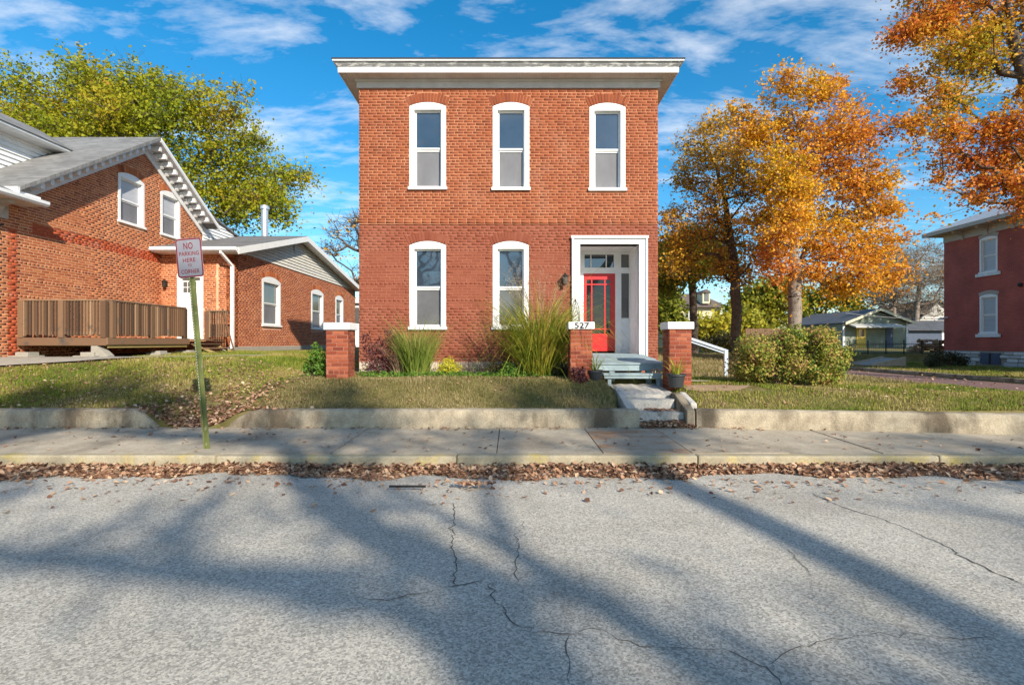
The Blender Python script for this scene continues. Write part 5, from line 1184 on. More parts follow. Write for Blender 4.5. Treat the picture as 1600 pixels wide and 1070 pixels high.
# concrete walk rising from the side street
sw = thing('concrete_ramp', 'short concrete steps with pale side kerbs across the brick street', 'steps', (20.0, 28.0, 0.3))
MB().prism([(19.2, 27.4, 0.2), (19.2, 27.4, 0.34), (20.9, 27.4, 0.70), (20.9, 27.4, 0.2)], (0, 1.4, 0)).build('walk', m_block, sw)
for Y in (27.22, 28.82): MB().prism([(19.15, Y, 0.2), (19.15, Y, 0.40), (20.95, Y, 0.78), (20.95, Y, 0.2)], (0, 0.16, 0)).build('side_kerb', m_walk, sw)
# firewood pile
fw = thing('firewood_pile', 'pile of split firewood beside the dark red house', 'firewood', (27.2, 33.5, 0.9)); r = random.Random(2)
for k in range(70):
    x = 26.2 + r.uniform(0, 2.4); lay = r.random(); z = gz(x, 33.6) + 0.08 + lay * 0.75 * min(1, (x - 25.9) / 0.8)
    a = Vector((x, 33.5 + r.uniform(0, 0.6), z)); d = Vector((r.uniform(-0.3, 0.3), -0.35, r.uniform(-0.05, 0.05)))
    MB().tube([a, a + d], r.uniform(0.06, 0.095), 6).build('log', m_log, fw)
# pale sloping rail beside the house
hr = thing('metal_rail', 'pale sloping metal rail ending in a short post beside the hedge', 'handrail', (4.9, 12.9, 0.7))
A, B = PX(1079, 529, 13.0), PX(1134, 547.5, 13.0); Bz = gz(B[0], 13.0)
MB().bar(A, B, 0.05, 0.06).build('rail', m_rail, hr); MB().bar((A[0], A[1], A[2] - 0.08), (B[0], B[1], B[2] - 0.08), 0.04, 0.03).build('lower_rail', m_rail, hr)
MB().box(B[0] - 0.045, B[0] + 0.045, 12.96, 13.04, Bz - 0.1, B[2] + 0.02).build('post', m_rail, hr); MB().box(A[0] - 0.3, A[0] - 0.22, 12.96, 13.04, gz(A[0], 13) - 0.1, A[2] + 0.1).build('post', m_rail, hr)
MB().bar((A[0] - 0.26, 13, A[2] + 0.09), A, 0.05, 0.06).build('rail', m_rail, hr)
# overhead wires far behind
for i, (pa, pb, Y) in enumerate((((1360, 408), (1478, 409.5), 55), ((1362, 415), (1478, 415), 55.5), ((1380, 491), (1478, 494), 44))):
    a, b = Vector(PX(pa[0], pa[1], Y)), Vector(PX(pb[0], pb[1], Y)); ext = (b - a) * 0.6
    pts = [a - ext + (b - a + 2 * ext) * t - Vector((0, 0, 0.3 * 4 * t * (1 - t))) for t in np.linspace(0, 1, 8)]
    o = MB().tube(pts, 0.02, 4).build('overhead_wire', m_wire)
    tag(o, ['topmost thin overhead wire crossing the bare trees', 'second thin overhead wire just under the topmost one', 'lowest wire reaching the lamp on the dark red house'][i], 'wire', 'overhead wires')
# thin black slat lying on the road
Yr = EYE * F / (761 - 535); o = MB().box((608 - 800) / F * Yr, (665 - 800) / F * Yr, Yr - 0.012, Yr + 0.012, 0.0, 0.02).build('metal_strip', m_black); tag(o, 'thin black strip lying on the road near the leaves', 'strip')

# ------------------------------------------------------------------ vegetation
def edges_mesh(A, B, ra, rb, n):
    """tapered prisms for every edge A->B"""
    D = B - A; L = np.linalg.norm(D, axis=1, keepdims=True) + 1e-9; D = D / L
    ref = np.where(np.abs(D[:, 2:3]) < 0.9, np.array([[0, 0, 1.0]]), np.array([[1.0, 0, 0]]))
    R = np.cross(D, ref); R /= np.linalg.norm(R, axis=1, keepdims=True); T = np.cross(D, R)
    a = np.arange(n) * 2 * math.pi / n; c, s_ = np.cos(a), np.sin(a)
    off = R[:, None] * c[None, :, None] + T[:, None] * s_[None, :, None]
    V = np.concatenate([A[:, None] + off * ra[:, None, None], B[:, None] + off * rb[:, None, None]], 1).reshape(-1, 3)
    k = np.arange(n); q = np.stack([k, (k + 1) % n, n + (k + 1) % n, n + k], -1)
    Fc = (np.arange(len(A))[:, None, None] * 2 * n + q[None]).reshape(-1, 4)
    return V, Fc
def leaf_quads(P, size, r, up=0.5, aspect=0.72, out=None):
    n = len(P); N = r.normal(0, 1, (n, 3)); N[:, 2] = np.abs(N[:, 2]) * (0.6 + up)
    if out is not None: N += out * 0.8
    N /= np.linalg.norm(N, axis=1, keepdims=True); t = r.normal(0, 1, (n, 3)); t -= (t * N).sum(1, keepdims=True) * N; t /= np.linalg.norm(t, axis=1, keepdims=True)
    b = np.cross(N, t); s_ = size * r.uniform(0.6, 1.3, (n, 1)); w = s_ * aspect
    V = np.stack([P - t * s_ * 0.5, P + b * w * 0.5 + N * s_ * 0.08, P + t * s_ * 0.55, P - b * w * 0.5 + N * s_ * 0.08], 1).reshape(-1, 3)
    return V, (np.arange(n)[:, None] * 4 + np.arange(4)[None])
def in_lobes(lobes, n, r, shell=0.45):
    L = np.array([l[:4] for l in lobes], float); dens = np.array([l[4] if len(l) > 4 else 1.0 for l in lobes])
    w = L[:, 3] ** 2.2 * dens; k = r.choice(len(L), n, p=w / w.sum()); d = r.normal(0, 1, (n, 3)); d /= np.linalg.norm(d, axis=1, keepdims=True)
    rad = r.uniform(0, 1, (n, 1)) ** shell * L[k, 3:4]
    return L[k, :3] + d * rad * np.array([1, 1, 0.85]), d
def tree(name, label, trunk, lobes, n_att, leaves_each, leaf_size, lmat, bmat, trunk_r, seed, clump=0.45, twigs=5, group=None, tip=0.008, spread_up=0.5, cat='tree', exp=0.47, limbs=()):
    r = np.random.default_rng(seed); t0 = trunk[0]
    root = thing(name, label, cat, t0, group)
    nodes, par = [], []
    tr = [np.array(p, float) for p in trunk]; first = True
    for a, b in zip(tr[:-1], tr[1:]):
        n = max(2, int(np.linalg.norm(b - a) / 0.45))
        for k in range(n):
            if not first and k == 0: continue
            p = a + (b - a) * k / n + (r.normal(0, 0.025, 3) * [1, 1, 0] if not first else 0); nodes.append(p); par.append(len(nodes) - 2); first = False
    nodes.append(tr[-1]); par.append(len(nodes) - 2); n_st = len(nodes)
    for lm_ in limbs:
        a = np.array(lm_[0], float); i0 = int(np.argmin([np.linalg.norm(np.array(q) - a) for q in nodes[:n_st]])); prev = i0; pa = np.array(nodes[i0], float)
        for b in lm_:
            b = np.array(b, float); n = max(1, int(np.linalg.norm(b - pa) / 0.45))
            for k in range(1, n + 1): nodes.append(pa + (b - pa) * k / n + r.normal(0, 0.02, 3)); par.append(prev); prev = len(nodes) - 1
            pa = b
    n_tr = len(nodes)
    plen = [0.0]
    for i in range(1, n_tr): plen.append(plen[par[i]] + np.linalg.norm(np.array(nodes[i]) - np.array(nodes[par[i]])))
    A, _ = in_lobes(lobes, n_att, r, 0.5)
    T = np.array(nodes); fork = T[max(1, int(n_tr * 0.45)):]
    order = np.argsort(np.min(np.linalg.norm(A[:, None] - fork[None], axis=2), axis=1)); A = A[order]
    N = np.zeros((n_tr + n_att * 30, 3)); N[:n_tr] = T; cnt = n_tr; PL = np.zeros(len(N)); PL[:n_tr] = plen; PAR = list(par)
    usable0 = max(1, int(n_st * 0.38)) if not limbs else n_st; tips = []
    for p in A:
        C = N[usable0:cnt]; d = np.linalg.norm(C - p, axis=1); cost = d + 0.22 * PL[usable0:cnt] + 0.7 * np.maximum(0, C[:, 2] - p[2] + 0.1 * d)
        i = int(np.argmin(cost)) + usable0; a = N[i].copy(); L = np.linalg.norm(p - a); m = max(1, int(L / 0.55))
        mid = (a + p) / 2 + np.array([0, 0, 0.10 * L * spread_up]) + r.normal(0, 0.06 * L, 3); prev = i
        for k in range(1, m + 1):
            t = k / m; q = a * (1 - t) ** 2 + 2 * mid * t * (1 - t) + p * t * t
            if cnt >= len(N): break
            N[cnt] = q; PL[cnt] = PL[prev] + np.linalg.norm(q - N[prev]); PAR.append(prev); prev = cnt; cnt += 1
        tips.append(prev)
    N = N[:cnt]; load = np.zeros(cnt)
    for t in tips: load[t] += 1
    for i in range(cnt - 1, 0, -1): load[PAR[i]] += load[i]
    rad = tip * np.maximum(load, 1) ** exp
    sc = trunk_r / rad[0]
    if sc > 1: rad = rad * (1 + (sc - 1) * (load / load[0]) ** 0.5)
    else: rad = np.minimum(rad, trunk_r)
    rad[:3] *= np.array([1.35, 1.12, 1.02])[:min(3, cnt)]
    idx_ = np.arange(1, cnt); P_ = np.array(PAR)[1:]
    big = rad[idx_] > trunk_r * 0.22
    vs_, fs_, off = [], [], 0
    for msk, sides in ((big, 9), (~big, 4)):
        if msk.sum() == 0: continue
        V, Fc = edges_mesh(N[P_[msk]], N[idx_[msk]], rad[idx_[msk]] * 1.0 if False else np.where(load[P_[msk]] > load[idx_[msk]] * 2, rad[idx_[msk]] * 1.15, rad[P_[msk]]), rad[idx_[msk]], sides)
        vs_.append(V); fs_.append(Fc + off); off += len(V)
    # fine twigs
    TI = N[np.array(tips)]
    if twigs:
        B0 = np.repeat(TI, twigs, 0); d = r.normal(0, 1, B0.shape); d[:, 2] = np.abs(d[:, 2]) * 0.7; d /= np.linalg.norm(d, axis=1, keepdims=True)
        ln = r.uniform(0.5, 1.7, (len(B0), 1)) * clump * 1.3; V, Fc = edges_mesh(B0, B0 + d * ln, np.full(len(B0), tip * 0.75), np.full(len(B0), tip * 0.3), 3); vs_.append(V); fs_.append(Fc + off); off += len(V)
        M_ = B0 + d * ln * 0.5; d2 = d + r.normal(0, 0.6, d.shape); V, Fc = edges_mesh(M_, M_ + d2 * ln * 0.55, np.full(len(B0), tip * 0.5), np.full(len(B0), tip * 0.25), 3); vs_.append(V); fs_.append(Fc + off); off += len(V)
    np_mesh('trunk', np.concatenate(vs_), np.concatenate(fs_), bmat, root, smooth=True)
    if leaves_each > 0:
        n = int(len(TI) * leaves_each); c = r.integers(0, len(TI), n)
        sub = TI[c] + r.normal(0, 1, (n, 3)) * clump * np.array([1.0, 1.0, 0.7])
        if twigs:
            k = r.random(n) < 0.45; e = r.integers(0, len(B0), n); sub[k] = (B0 + d * ln * r.uniform(0.4, 1.1, (len(B0), 1)))[e[k]] + r.normal(0, 0.08 * clump / 0.45, (k.sum(), 3))
        V, Fc = leaf_quads(sub, leaf_size, r)
        np_mesh('crown', V, Fc, lmat, root)
    return root
def lob(Y, items, dy=0.0, seed=0, yj=0.8):
    rr = random.Random(seed); out = []
    for it in items:
        px, py, rp = it[:3]; yy = Y + dy + rr.uniform(-yj, yj) * rp * Y / F
        x, y, z = PX(px, py, Y); out.append((x, yy, z, rp * Y / F) + tuple(it[3:]))
    return out
def base(px, Y): x = (px - 800) / F * Y; return (x, Y, float(ground_z(x, Y)) - 0.1)

# big olive-yellow tree behind the left house
Yt = 30.0
tree('maple_tree', 'large olive yellow tree rising behind the left brick house', [base(230, Yt), PX(232, 420, Yt), PX(236, 330, Yt), PX(225, 250, Yt), PX(215, 180, Yt)],
     lob(Yt, [(50, 150, 42), (30, 215, 40), (130, 125, 40), (100, 190, 55), (180, 165, 60), (245, 150, 48), (300, 165, 40), (330, 200, 40), (250, 215, 65), (170, 240, 65), (90, 260, 55), (30, 280, 45), (335, 255, 50),
                (380, 175, 24), (390, 225, 35), (400, 285, 50), (445, 235, 20), (455, 275, 26), (345, 315, 50), (420, 330, 36), (455, 345, 22), (280, 280, 55), (-20, 190, 50), (-30, 260, 60), (200, 300, 60)], seed=1),
     820, 100, 0.17, m_leaf_olive, m_bark, 0.42, 101, clump=0.62, twigs=5, tip=0.014)
# orange trees on the right
Yt = 18.0
tree('maple_tree', 'tall bright orange maple with pale trunk behind the hedge', [base(1242, Yt), PX(1241, 440, Yt), PX(1240, 380, Yt), PX(1243, 300, Yt), PX(1250, 220, Yt), PX(1270, 150, Yt)],
     lob(Yt, [(1305, 130, 26), (1325, 165, 22), (1270, 160, 36), (1215, 150, 30), (1160, 175, 28), (1185, 215, 40), (1240, 210, 46), (1310, 215, 46), (1350, 215, 25), (1270, 265, 52), (1340, 270, 42), (1205, 280, 42), (1375, 290, 28), (1385, 330, 22), (1345, 335, 44), (1270, 335, 44),
                (1210, 340, 38), (1195, 395, 36), (1300, 385, 42), (1360, 385, 36), (1330, 430, 38), (1375, 440, 26), (1270, 425, 34), (1310, 465, 22), (1215, 430, 26), (1250, 460, 22), (1395, 380, 14)], seed=2) + lob(16.8, [(1238, 300, 26), (1242, 345, 26), (1232, 385, 18), (1262, 380, 18), (1215, 365, 20)], seed=22, yj=0.2),
     640, 84, 0.098, m_leaf_orange, m_bark_pale, 0.22, 102, clump=0.27, twigs=5)
Yt = 21.0
tree('maple_tree', 'amber tree with dark trunk just left of the tall orange maple', [base(1151, Yt), PX(1150, 470, Yt), PX(1146, 400, Yt), PX(1135, 330, Yt), PX(1120, 260, Yt)],
     lob(Yt, [(1085, 215, 26), (1115, 195, 24), (1085, 250, 34), (1140, 240, 40), (1065, 285, 26), (1110, 300, 42), (1165, 300, 40), (1060, 325, 22), (1055, 365, 30), (1100, 355, 40), (1150, 370, 40), (1190, 390, 36), (1070, 405, 34), (1120, 415, 34), (1170, 430, 30), (1050, 420, 26)], seed=3),
     400, 48, 0.105, m_leaf_amber, m_bark, 0.20, 103, clump=0.30, twigs=6)
Yt = 26.0
tree('maple_tree', 'smaller green and gold tree close to the house corner', [base(1084, Yt), PX(1084, 480, Yt), PX(1082, 430, Yt), PX(1078, 390, Yt)],
     lob(Yt, [(1052, 400, 28), (1085, 385, 28), (1045, 430, 24), (1080, 418, 26), (1112, 415, 26), (1035, 450, 18)], seed=4), 240, 55, 0.16, m_leaf_greenish, m_bark, 0.19, 104, clump=0.42, twigs=4)
# rust coloured maple overhanging from the right
Yt = 17.5
tree('maple_tree', 'rust and green maple overhanging from the right edge before the dark red house', [(19.6, Yt, 0.1), PX(1682, 430, Yt), PX(1670, 330, Yt), PX(1640, 220, Yt), PX(1590, 100, Yt), PX(1570, -20, Yt)],
     lob(Yt, [(1415, 55, 26), (1450, 35, 34), (1490, 20, 42), (1550, 20, 44), (1600, 30, 40), (1440, 120, 28), (1470, 90, 36), (1520, 85, 44), (1575, 85, 34), (1470, 150, 30), (1510, 160, 36), (1545, 195, 26), (1590, 210, 34), (1600, 150, 22),
                (1360, 215, 14), (1385, 208, 20), (1415, 205, 26), (1450, 195, 30), (1480, 215, 36), (1530, 235, 40), (1580, 260, 40), (1590, 300, 34), (1560, 290, 34), (1605, 330, 34), (1430, 240, 13, 0.6), (1455, 245, 14, 0.6), (1640, 150, 60), (1660, 250, 60), (1690, 60, 70), (1500, -60, 60), (1580, -70, 70), (1440, -30, 30), (1660, -30, 70),
                (1490, 285, 26, 0.22), (1460, 330, 24, 0.2), (1530, 310, 22, 0.25), (1440, 350, 16, 0.2)], seed=5),
     800, 72, 0.105, m_leaf_rust, m_bark, 0.34, 105, clump=0.27, twigs=5)
# background trees
specs = [
 ('green gold tree in front of the cream house', 1200, 40, [(1190, 470, 30), (1165, 490, 24), (1215, 490, 28), (1185, 505, 26), (1215, 455, 22), (1240, 480, 20)], m_leaf_greenish),
 ('yellow green bushy tree next to the house corner', 1045, 40, [(1036, 475, 14), (1042, 498, 18), (1060, 508, 14), (1030, 440, 20)], m_leaf_greenish),
 ('olive tree behind the green cottage roof', 1290, 62, [(1275, 470, 30), (1300, 460, 28), (1320, 480, 22), (1265, 495, 24)], m_leaf_greenish),
 ('low green gold shrubbery tree under the dark trunks', 1130, 34, [(1108, 518, 14), (1135, 514, 14), (1165, 512, 18), (1125, 526, 14)], m_leaf_greenish)]
for i, (lb, px_, Y, it, lm) in enumerate(specs):
    tree('background_tree', lb, [base(px_, Y), PX(px_, 505, Y), PX(px_, 480, Y)], lob(Y, it, seed=20 + i), 130, 60, 0.30, lm, m_bark, 0.2, 120 + i, clump=0.6, twigs=3, group='trees behind the corner lot', tip=0.015)
for i, (px_, Y, it, lb) in enumerate([
 (1432, 58, [(1400, 420, 34), (1440, 400, 30), (1420, 450, 34), (1462, 440, 34), (1385, 460, 26), (1450, 480, 26)], 'nearly bare brown tree left of the dark red house'),
 (1396, 64, [(1375, 400, 24), (1395, 440, 30), (1370, 470, 28), (1415, 470, 26), (1345, 480, 22)], 'bare grey tree above the green cottage roof'),
 (1478, 70, [(1465, 410, 30), (1490, 430, 40), (1480, 470, 36)], 'thin leaved tree half hidden by the dark red house')]):
    tree('bare_tree', lb, [base(px_, Y), PX(px_, 490, Y), PX(px_ + 4, 450, Y), PX(px_ - 3, 410, Y)], lob(Y, it, seed=40 + i), 190, 9, 0.20, m_leaf_brown, m_bark_pale, 0.28, 140 + i, clump=0.9, twigs=9, group='bare trees in the far distance', tip=0.024)
Yt = 42
tree('bare_tree', 'thin nearly bare tree between the two brick houses', [base(590, Yt), PX(588, 450, Yt), PX(575, 410, Yt), PX(560, 380, Yt)], lob(Yt, [(532, 360, 20), (520, 395, 18), (550, 380, 18), (560, 360, 16), (545, 420, 16), (556, 440, 12, 2.5), (560, 350, 12, 2.5), (515, 370, 12)], seed=50), 90, 4, 0.22, m_leaf_amber, m_bark, 0.25, 150, clump=0.6, twigs=6, tip=0.02)
# street trees on the near side of the road, behind the viewer: their shade falls on the road and walk
for i, (x, h, n, lv, lb) in enumerate([(0.2, 14.6, 240, 12, 'thin leaved street tree opposite the left brick house'), (5.6, 15.1, 250, 13, 'thin leaved street tree opposite the red brick house'), (11.0, 15.2, 250, 13, 'thin leaved street tree opposite the porch steps'), (16.4, 13.6, 230, 2, 'bare street tree opposite the side street corner')]):
    y = -13.0; rr = random.Random(50 + i); lobes = []
    for k in range(8): lobes.append((x + rr.uniform(-3.4, 3.4), y + rr.uniform(-1.2, 1.2), h * rr.uniform(0.86, 0.955), rr.uniform(0.45, 0.75)))
    for k in range(7): lobes.append((x + rr.uniform(-3.6, 3.6), y + rr.uniform(-1.8, 1.8), h * rr.uniform(0.66, 0.84), rr.uniform(0.6, 0.9), 0.28))
    tree('street_tree', lb, [(x, y, 0.0), (x + 0.15, y, h * 0.14), (x - 0.1, y, h * 0.26), (x + 0.1, y, h * 0.36)], lobes, n, lv, 0.15, m_leaf_amber, m_bark, 0.28, 160 + i, clump=0.33, twigs=4, group='street trees behind the viewer', tip=0.0125, exp=0.46)
tree('background_tree', 'green gold tree hidden behind the dark red house', [(40.5, 37.0, 0.8), (40.5, 37.0, 4.0), (40.3, 37.0, 7.0)], [(39.5, 37, 7.5, 2.2), (41.5, 36.5, 7.0, 2.4), (40.3, 38, 9.5, 2.2), (42.5, 38, 9.0, 2.0), (38.9, 37.5, 5.5, 1.5)], 160, 40, 0.3, m_leaf_greenish, m_bark, 0.25, 199, clump=0.7, twigs=3, group='trees behind the corner lot', tip=0.015)  # unseen tree, placed so that its shade falls on the cottage

for i, (x, y, h, lb) in enumerate([(-8.2, -21.0, 15.0, 'bare wide branching tree across the road on the left'), (0.8, -33.0, 16.0, 'bare distant tree across the road in the middle'), (-16.0, -30.0, 15.0, 'bare distant tree across the road far left')]):
    rr = random.Random(90 + i); lobes = [(x + rr.uniform(-4.5, 4.5), y + rr.uniform(-2, 2), h * rr.uniform(0.35, 0.9), rr.uniform(1.0, 1.7)) for k in range(13)]
    tree('street_tree', lb, [(x, y, 0.0), (x, y, h * 0.12), (x + 0.2, y, h * 0.3), (x - 0.2, y, h * 0.55)], lobes, 230, 2, 0.15, m_leaf_brown, m_bark, 0.4, 190 + i, clump=0.6, twigs=7, group='street trees behind the viewer', tip=0.014)

for i, (x, y, hh, lb) in enumerate([(-6.0, 66, 6.5, 'distant green gold tree hidden behind the red brick house'), (5.0, 70, 6.5, 'distant olive tree hidden behind the red brick house corner'), (14.5, 72, 5.5, 'far hedge tree beyond the back yard'), (-19.0, 68, 6.0, 'distant green tree hidden behind the side addition'), (30.0, 80, 6.0, 'far olive tree beyond the cream house')]):
    z0 = float(ground_z(x, y)); lobes = [(x + a, y + b, z0 + hh * c, 2.2) for a, b, c in ((-3.4, 0, 0.45), (-1.2, 1, 0.7), (1.2, -1, 0.65), (3.4, 0.5, 0.42), (0, 0, 0.4))]
    tree('background_tree', lb, [(x, y, z0 - 0.1), (x, y, z0 + hh * 0.3), (x, y, z0 + hh * 0.55)], lobes, 110, 45, 0.4, m_leaf_greenish, m_bark, 0.22, 220 + i, clump=0.8, twigs=2, group='trees behind the corner lot', tip=0.015)

# shrubs
def shrub(name, label, bx_y, lobes, n, size, lmat, seed, stems=14, shell=0.33, cat='shrub', smat=None, group=None):
    r = np.random.default_rng(seed); x, y = bx_y; z = float(ground_z(x, y)); root = thing(name, label, cat, (x, y, z), group)
    P, d = in_lobes(lobes, n, r, shell); P = P + r.normal(0, size * 0.6, P.shape); P[:, 2] = np.maximum(P[:, 2], ground_z(P[:, 0], P[:, 1]) + 0.01)
    V, Fc = leaf_quads(P, size, r, out=d); np_mesh('foliage', V, Fc, lmat, root)
    Q, _ = in_lobes(lobes, stems, r, 0.6); A = np.stack([x + (Q[:, 0] - x) * 0.45, y + (Q[:, 1] - y) * 0.45, np.zeros(stems)], 1); A[:, 2] = ground_z(A[:, 0], A[:, 1]) - 0.03
    V, Fc = edges_mesh(A, Q, np.full(stems, 0.012), np.full(stems, 0.005), 5); np_mesh('stem', V, Fc, smat or m_bark, root)
    return root
_rr = random.Random(77); _hl = []
for _k in range(64):
    _u, _v = _rr.uniform(-1, 1), _rr.uniform(-1, 1)
    if _u * _u + _v * _v * 0.8 > 1.05: continue
    _px, _py = 1238 + _u * 88, 557 + _v * 36
    _hl.append(PX(_px, _py, 10.55 + _rr.uniform(-0.75, 0.75) * math.sqrt(max(0.1, 1.1 - _u * _u - _v * _v * 0.6))) + (_rr.uniform(11, 21) * 10.5 / F,))
_hl = [l for l in _hl if True] + lob(10.6, [(1175, 545, 30), (1170, 572, 32), (1215, 540, 30), (1215, 572, 38), (1255, 542, 30), (1255, 575, 34), (1290, 545, 28), (1295, 572, 30), (1312, 560, 20), (1235, 588, 22), (1190, 586, 20), (1160, 583, 14)], seed=60, yj=0.5)
shrub('hedge_bush', 'large rounded hedge bush turning brown and gold beside the steps', (5.75, 10.6), _hl, 30000, 0.052, m_leaf_hedge, 61, stems=70, shell=0.36)
shrub('shrub', 'purple brown leaved shrub beside the leftmost pillar', (-2.75, 11.1), lob(11.1, [(590, 565, 24), (612, 560, 24), (575, 545, 12), (572, 527, 8), (598, 540, 16), (615, 530, 12), (607, 518, 7), (635, 565, 16)], seed=61), 2600, 0.05, m_leaf_purple, 62, stems=40)
shrub('shrub', 'bright green leafy shrub left of the leftmost pillar', (-4.0, 10.4), lob(10.4, [(490, 570, 16), (500, 555, 12), (482, 578, 12), (505, 575, 14), (494, 543, 6)], seed=62), 1100, 0.06, m_leaf_green, 63)
shrub('shrub', 'small bright yellow shrub in the flower bed', (-1.37, 10.95), lob(10.95, [(700, 573, 14), (690, 577, 10), (712, 576, 11), (702, 564, 8)], seed=63), 1300, 0.035, m_leaf_yellow, 64)
shrub('shrub', 'small dark green shrub under the window by the wire edging', (-0.4, 11.0), lob(11.0, [(770, 574, 12), (782, 578, 10), (760, 580, 8)], seed=64), 700, 0.045, m_leaf_dark, 65)
shrub('shrub', 'green shrub at the foot of the tall golden grass', (0.1, 10.8), lob(10.8, [(795, 574, 10), (806, 580, 9), (787, 582, 8)], seed=65), 600, 0.045, m_leaf_green, 66)
shrub('shrub', 'dark leaved plant between tall grass and numbered pillar', (1.05, 10.6), lob(10.6, [(876, 575, 12), (884, 583, 10), (868, 584, 9)], seed=66), 600, 0.05, m_leaf_dark, 67)
shrub('shrub', 'dark reddish plant at the foot of the numbered pillar', (1.28, 9.75), lob(9.75, [(903, 588, 7), (908, 580, 7), (898, 578, 5), (912, 592, 6)], seed=67), 350, 0.05, m_leaf_purple, 68, stems=8)
shrub('shrub', 'dark low bush at the dark red house corner', (22.0, 25.6), lob(26.0, [(1480, 560, 14), (1465, 564, 12), (1497, 561, 13), (1510, 565, 9), (1452, 566, 9)], seed=68), 2600, 0.09, m_leaf_dark, 69)
shrub('shrub', 'dark green bush below the third trunk behind the rail', (10.6, 27.0), lob(27.0, [(1110, 535, 14), (1128, 530, 14), (1140, 540, 12), (1095, 538, 9)], seed=69), 2200, 0.10, m_leaf_dark, 70)

def blades(P0, heading, length, lean, width, r, segs=5, droop=1.0):
    """arching grass blades as tapered strips"""
    n = len(P0); t = np.linspace(0, 1, segs + 1); dirx, diry = np.cos(heading), np.sin(heading)
    ang = lean[:, None] + droop * t[None] ** 1.6 * r.uniform(0.5, 1.3, (n, 1)); st_ = length[:, None] / segs
    h = np.concatenate([np.zeros((n, 1)), np.cumsum(np.sin(ang[:, :-1]) * st_, 1)], 1); z = np.concatenate([np.zeros((n, 1)), np.cumsum(np.cos(ang[:, :-1]) * st_, 1)], 1)
    C = np.stack([P0[:, 0:1] + h * dirx[:, None], P0[:, 1:2] + h * diry[:, None], P0[:, 2:3] + z], -1)
    sd = heading + math.pi / 2 + r.uniform(-1.2, 1.2, n); W = np.stack([np.cos(sd), np.sin(sd), np.zeros(n)], -1)[:, None] * (width * (1 - t ** 2.2 * 0.93))[None, :, None] * 0.5
    V = np.stack([C - W, C + W], 2).reshape(-1, 3); k = np.arange(segs)
    q = np.stack([2 * k, 2 * k + 1, 2 * k + 3, 2 * k + 2], -1); Fc = (np.arange(n)[:, None, None] * 2 * (segs + 1) + q[None]).reshape(-1, 4)
    return V, Fc, C
def tuft(label, x, y, n, hgt, mat, seed, spread=0.22, droop=1.6, lean=0.55, width=0.013, plume=None, head=None, hw=math.pi, cat='grass clump', hsd=0.2):
    r = np.random.default_rng(seed); z = float(ground_z(x, y)); root = thing('ornamental_grass', label, cat, (x, y, z))
    a = r.uniform(-math.pi, math.pi, n); rr = np.sqrt(r.uniform(0, 1, n)) * spread; P0 = np.stack([x + rr * np.cos(a), y + rr * np.sin(a), np.full(n, z - 0.02)], 1)
    hd = a + r.normal(0, 0.5, n) if head is None else head + r.normal(0, hw, n)
    V, Fc, C = blades(P0, hd, hgt * r.normal(1, hsd, n).clip(0.4, 1.5), np.abs(r.normal(0, lean, n)), width, r, droop=droop); np_mesh('blades', V, Fc, mat, root)
    if plume:
        m, ph, pm = plume; a = r.uniform(-math.pi, math.pi, m); P0 = np.stack([x + 0.1 * np.cos(a), y + 0.1 * np.sin(a), np.full(m, z)], 1)
        V, Fc, C = blades(P0, a if head is None else head + r.normal(0, 0.6, m), ph * r.uniform(0.8, 1.1, m), np.abs(r.normal(0.12, 0.12, m)), 0.007, r, droop=0.5, segs=6); np_mesh('plume_stems', V, Fc, pm, root)
        k = 46; base_ = C[:, 4][:, None] + (C[:, 6] - C[:, 4])[:, None] * r.uniform(0, 1.05, (m, k, 1)); sp_ = r.normal(0, 0.028, (m, k, 3)); Pp = (base_ + sp_).reshape(-1, 3)
        V, Fc = leaf_quads(Pp, 0.055, r, aspect=0.14); np_mesh('plumes', V, Fc, pm, root)
    return root
tuft('green feathery grass clump below the left ground floor window', (650 - 800) / F * 10.9, 10.9, 640, 1.12, m_blade_green, 71, spread=0.26, droop=1.25, lean=0.22)
tuft('dry tan grass clump between purple shrub and green grass', (628 - 800) / F * 11.0, 11.0, 200, 0.8, m_plume, 72, spread=0.16, droop=1.4, lean=0.3, width=0.010)
tuft('tall golden green arching grass clump beside the numbered pillar', (845 - 800) / F * 10.9, 10.9, 1150, 1.95, m_blade_gold, 73, spread=0.36, droop=2.3, lean=0.36, width=0.016, plume=(46, 2.25, m_plume))
tuft('dark red drooping grass between window and golden grass', (800 - 800) / F * 11.4, 11.4, 130, 1.15, m_blade_red, 74, spread=0.2, droop=1.3, lean=0.5, head=math.pi, hw=0.7, width=0.010, plume=(16, 1.25, m_blade_red))
# low weeds along the bed
r = np.random.default_rng(9); n = 2600; xx = r.uniform(-3.2, 1.1, n); yy = 10.45 + np.abs(r.normal(0, 0.35, n)); P = np.stack([xx, yy, ground_z(xx, yy) + np.abs(r.normal(0, 0.05, n)) + 0.01], 1)
V, Fc = leaf_quads(P, 0.05, r); o = np_mesh('weeds', V, Fc, m_leaf_green); tag(o, 'low green weeds along the flower bed edge', 'weeds', kind='stuff')

# wire hoop edging
we = thing('wire_edging', 'thin wire hoop edging in front of the flower bed', 'edging', (-0.95, 11.3, 0.83)); Yw = 11.35
for k in range(15):
    x = (678 - 800) / F * Yw + k * 0.112; zb = 0.80; pts = [(x - 0.085, Yw, zb), (x - 0.085, Yw, zb + 0.30)] + [(x - 0.085 * math.cos(a), Yw, zb + 0.30 + 0.085 * math.sin(a)) for a in np.linspace(0.3, math.pi - 0.3, 6)] + [(x + 0.085, Yw, zb + 0.30), (x + 0.085, Yw, zb)]
    MB().tube(pts, 0.0055, 4).build('hoop', m_brown_fence, we)
    MB().tube([(x, Yw, zb), (x, Yw, zb + 0.26)], [0.006, 0.004], 4).build('spike', m_black, we)
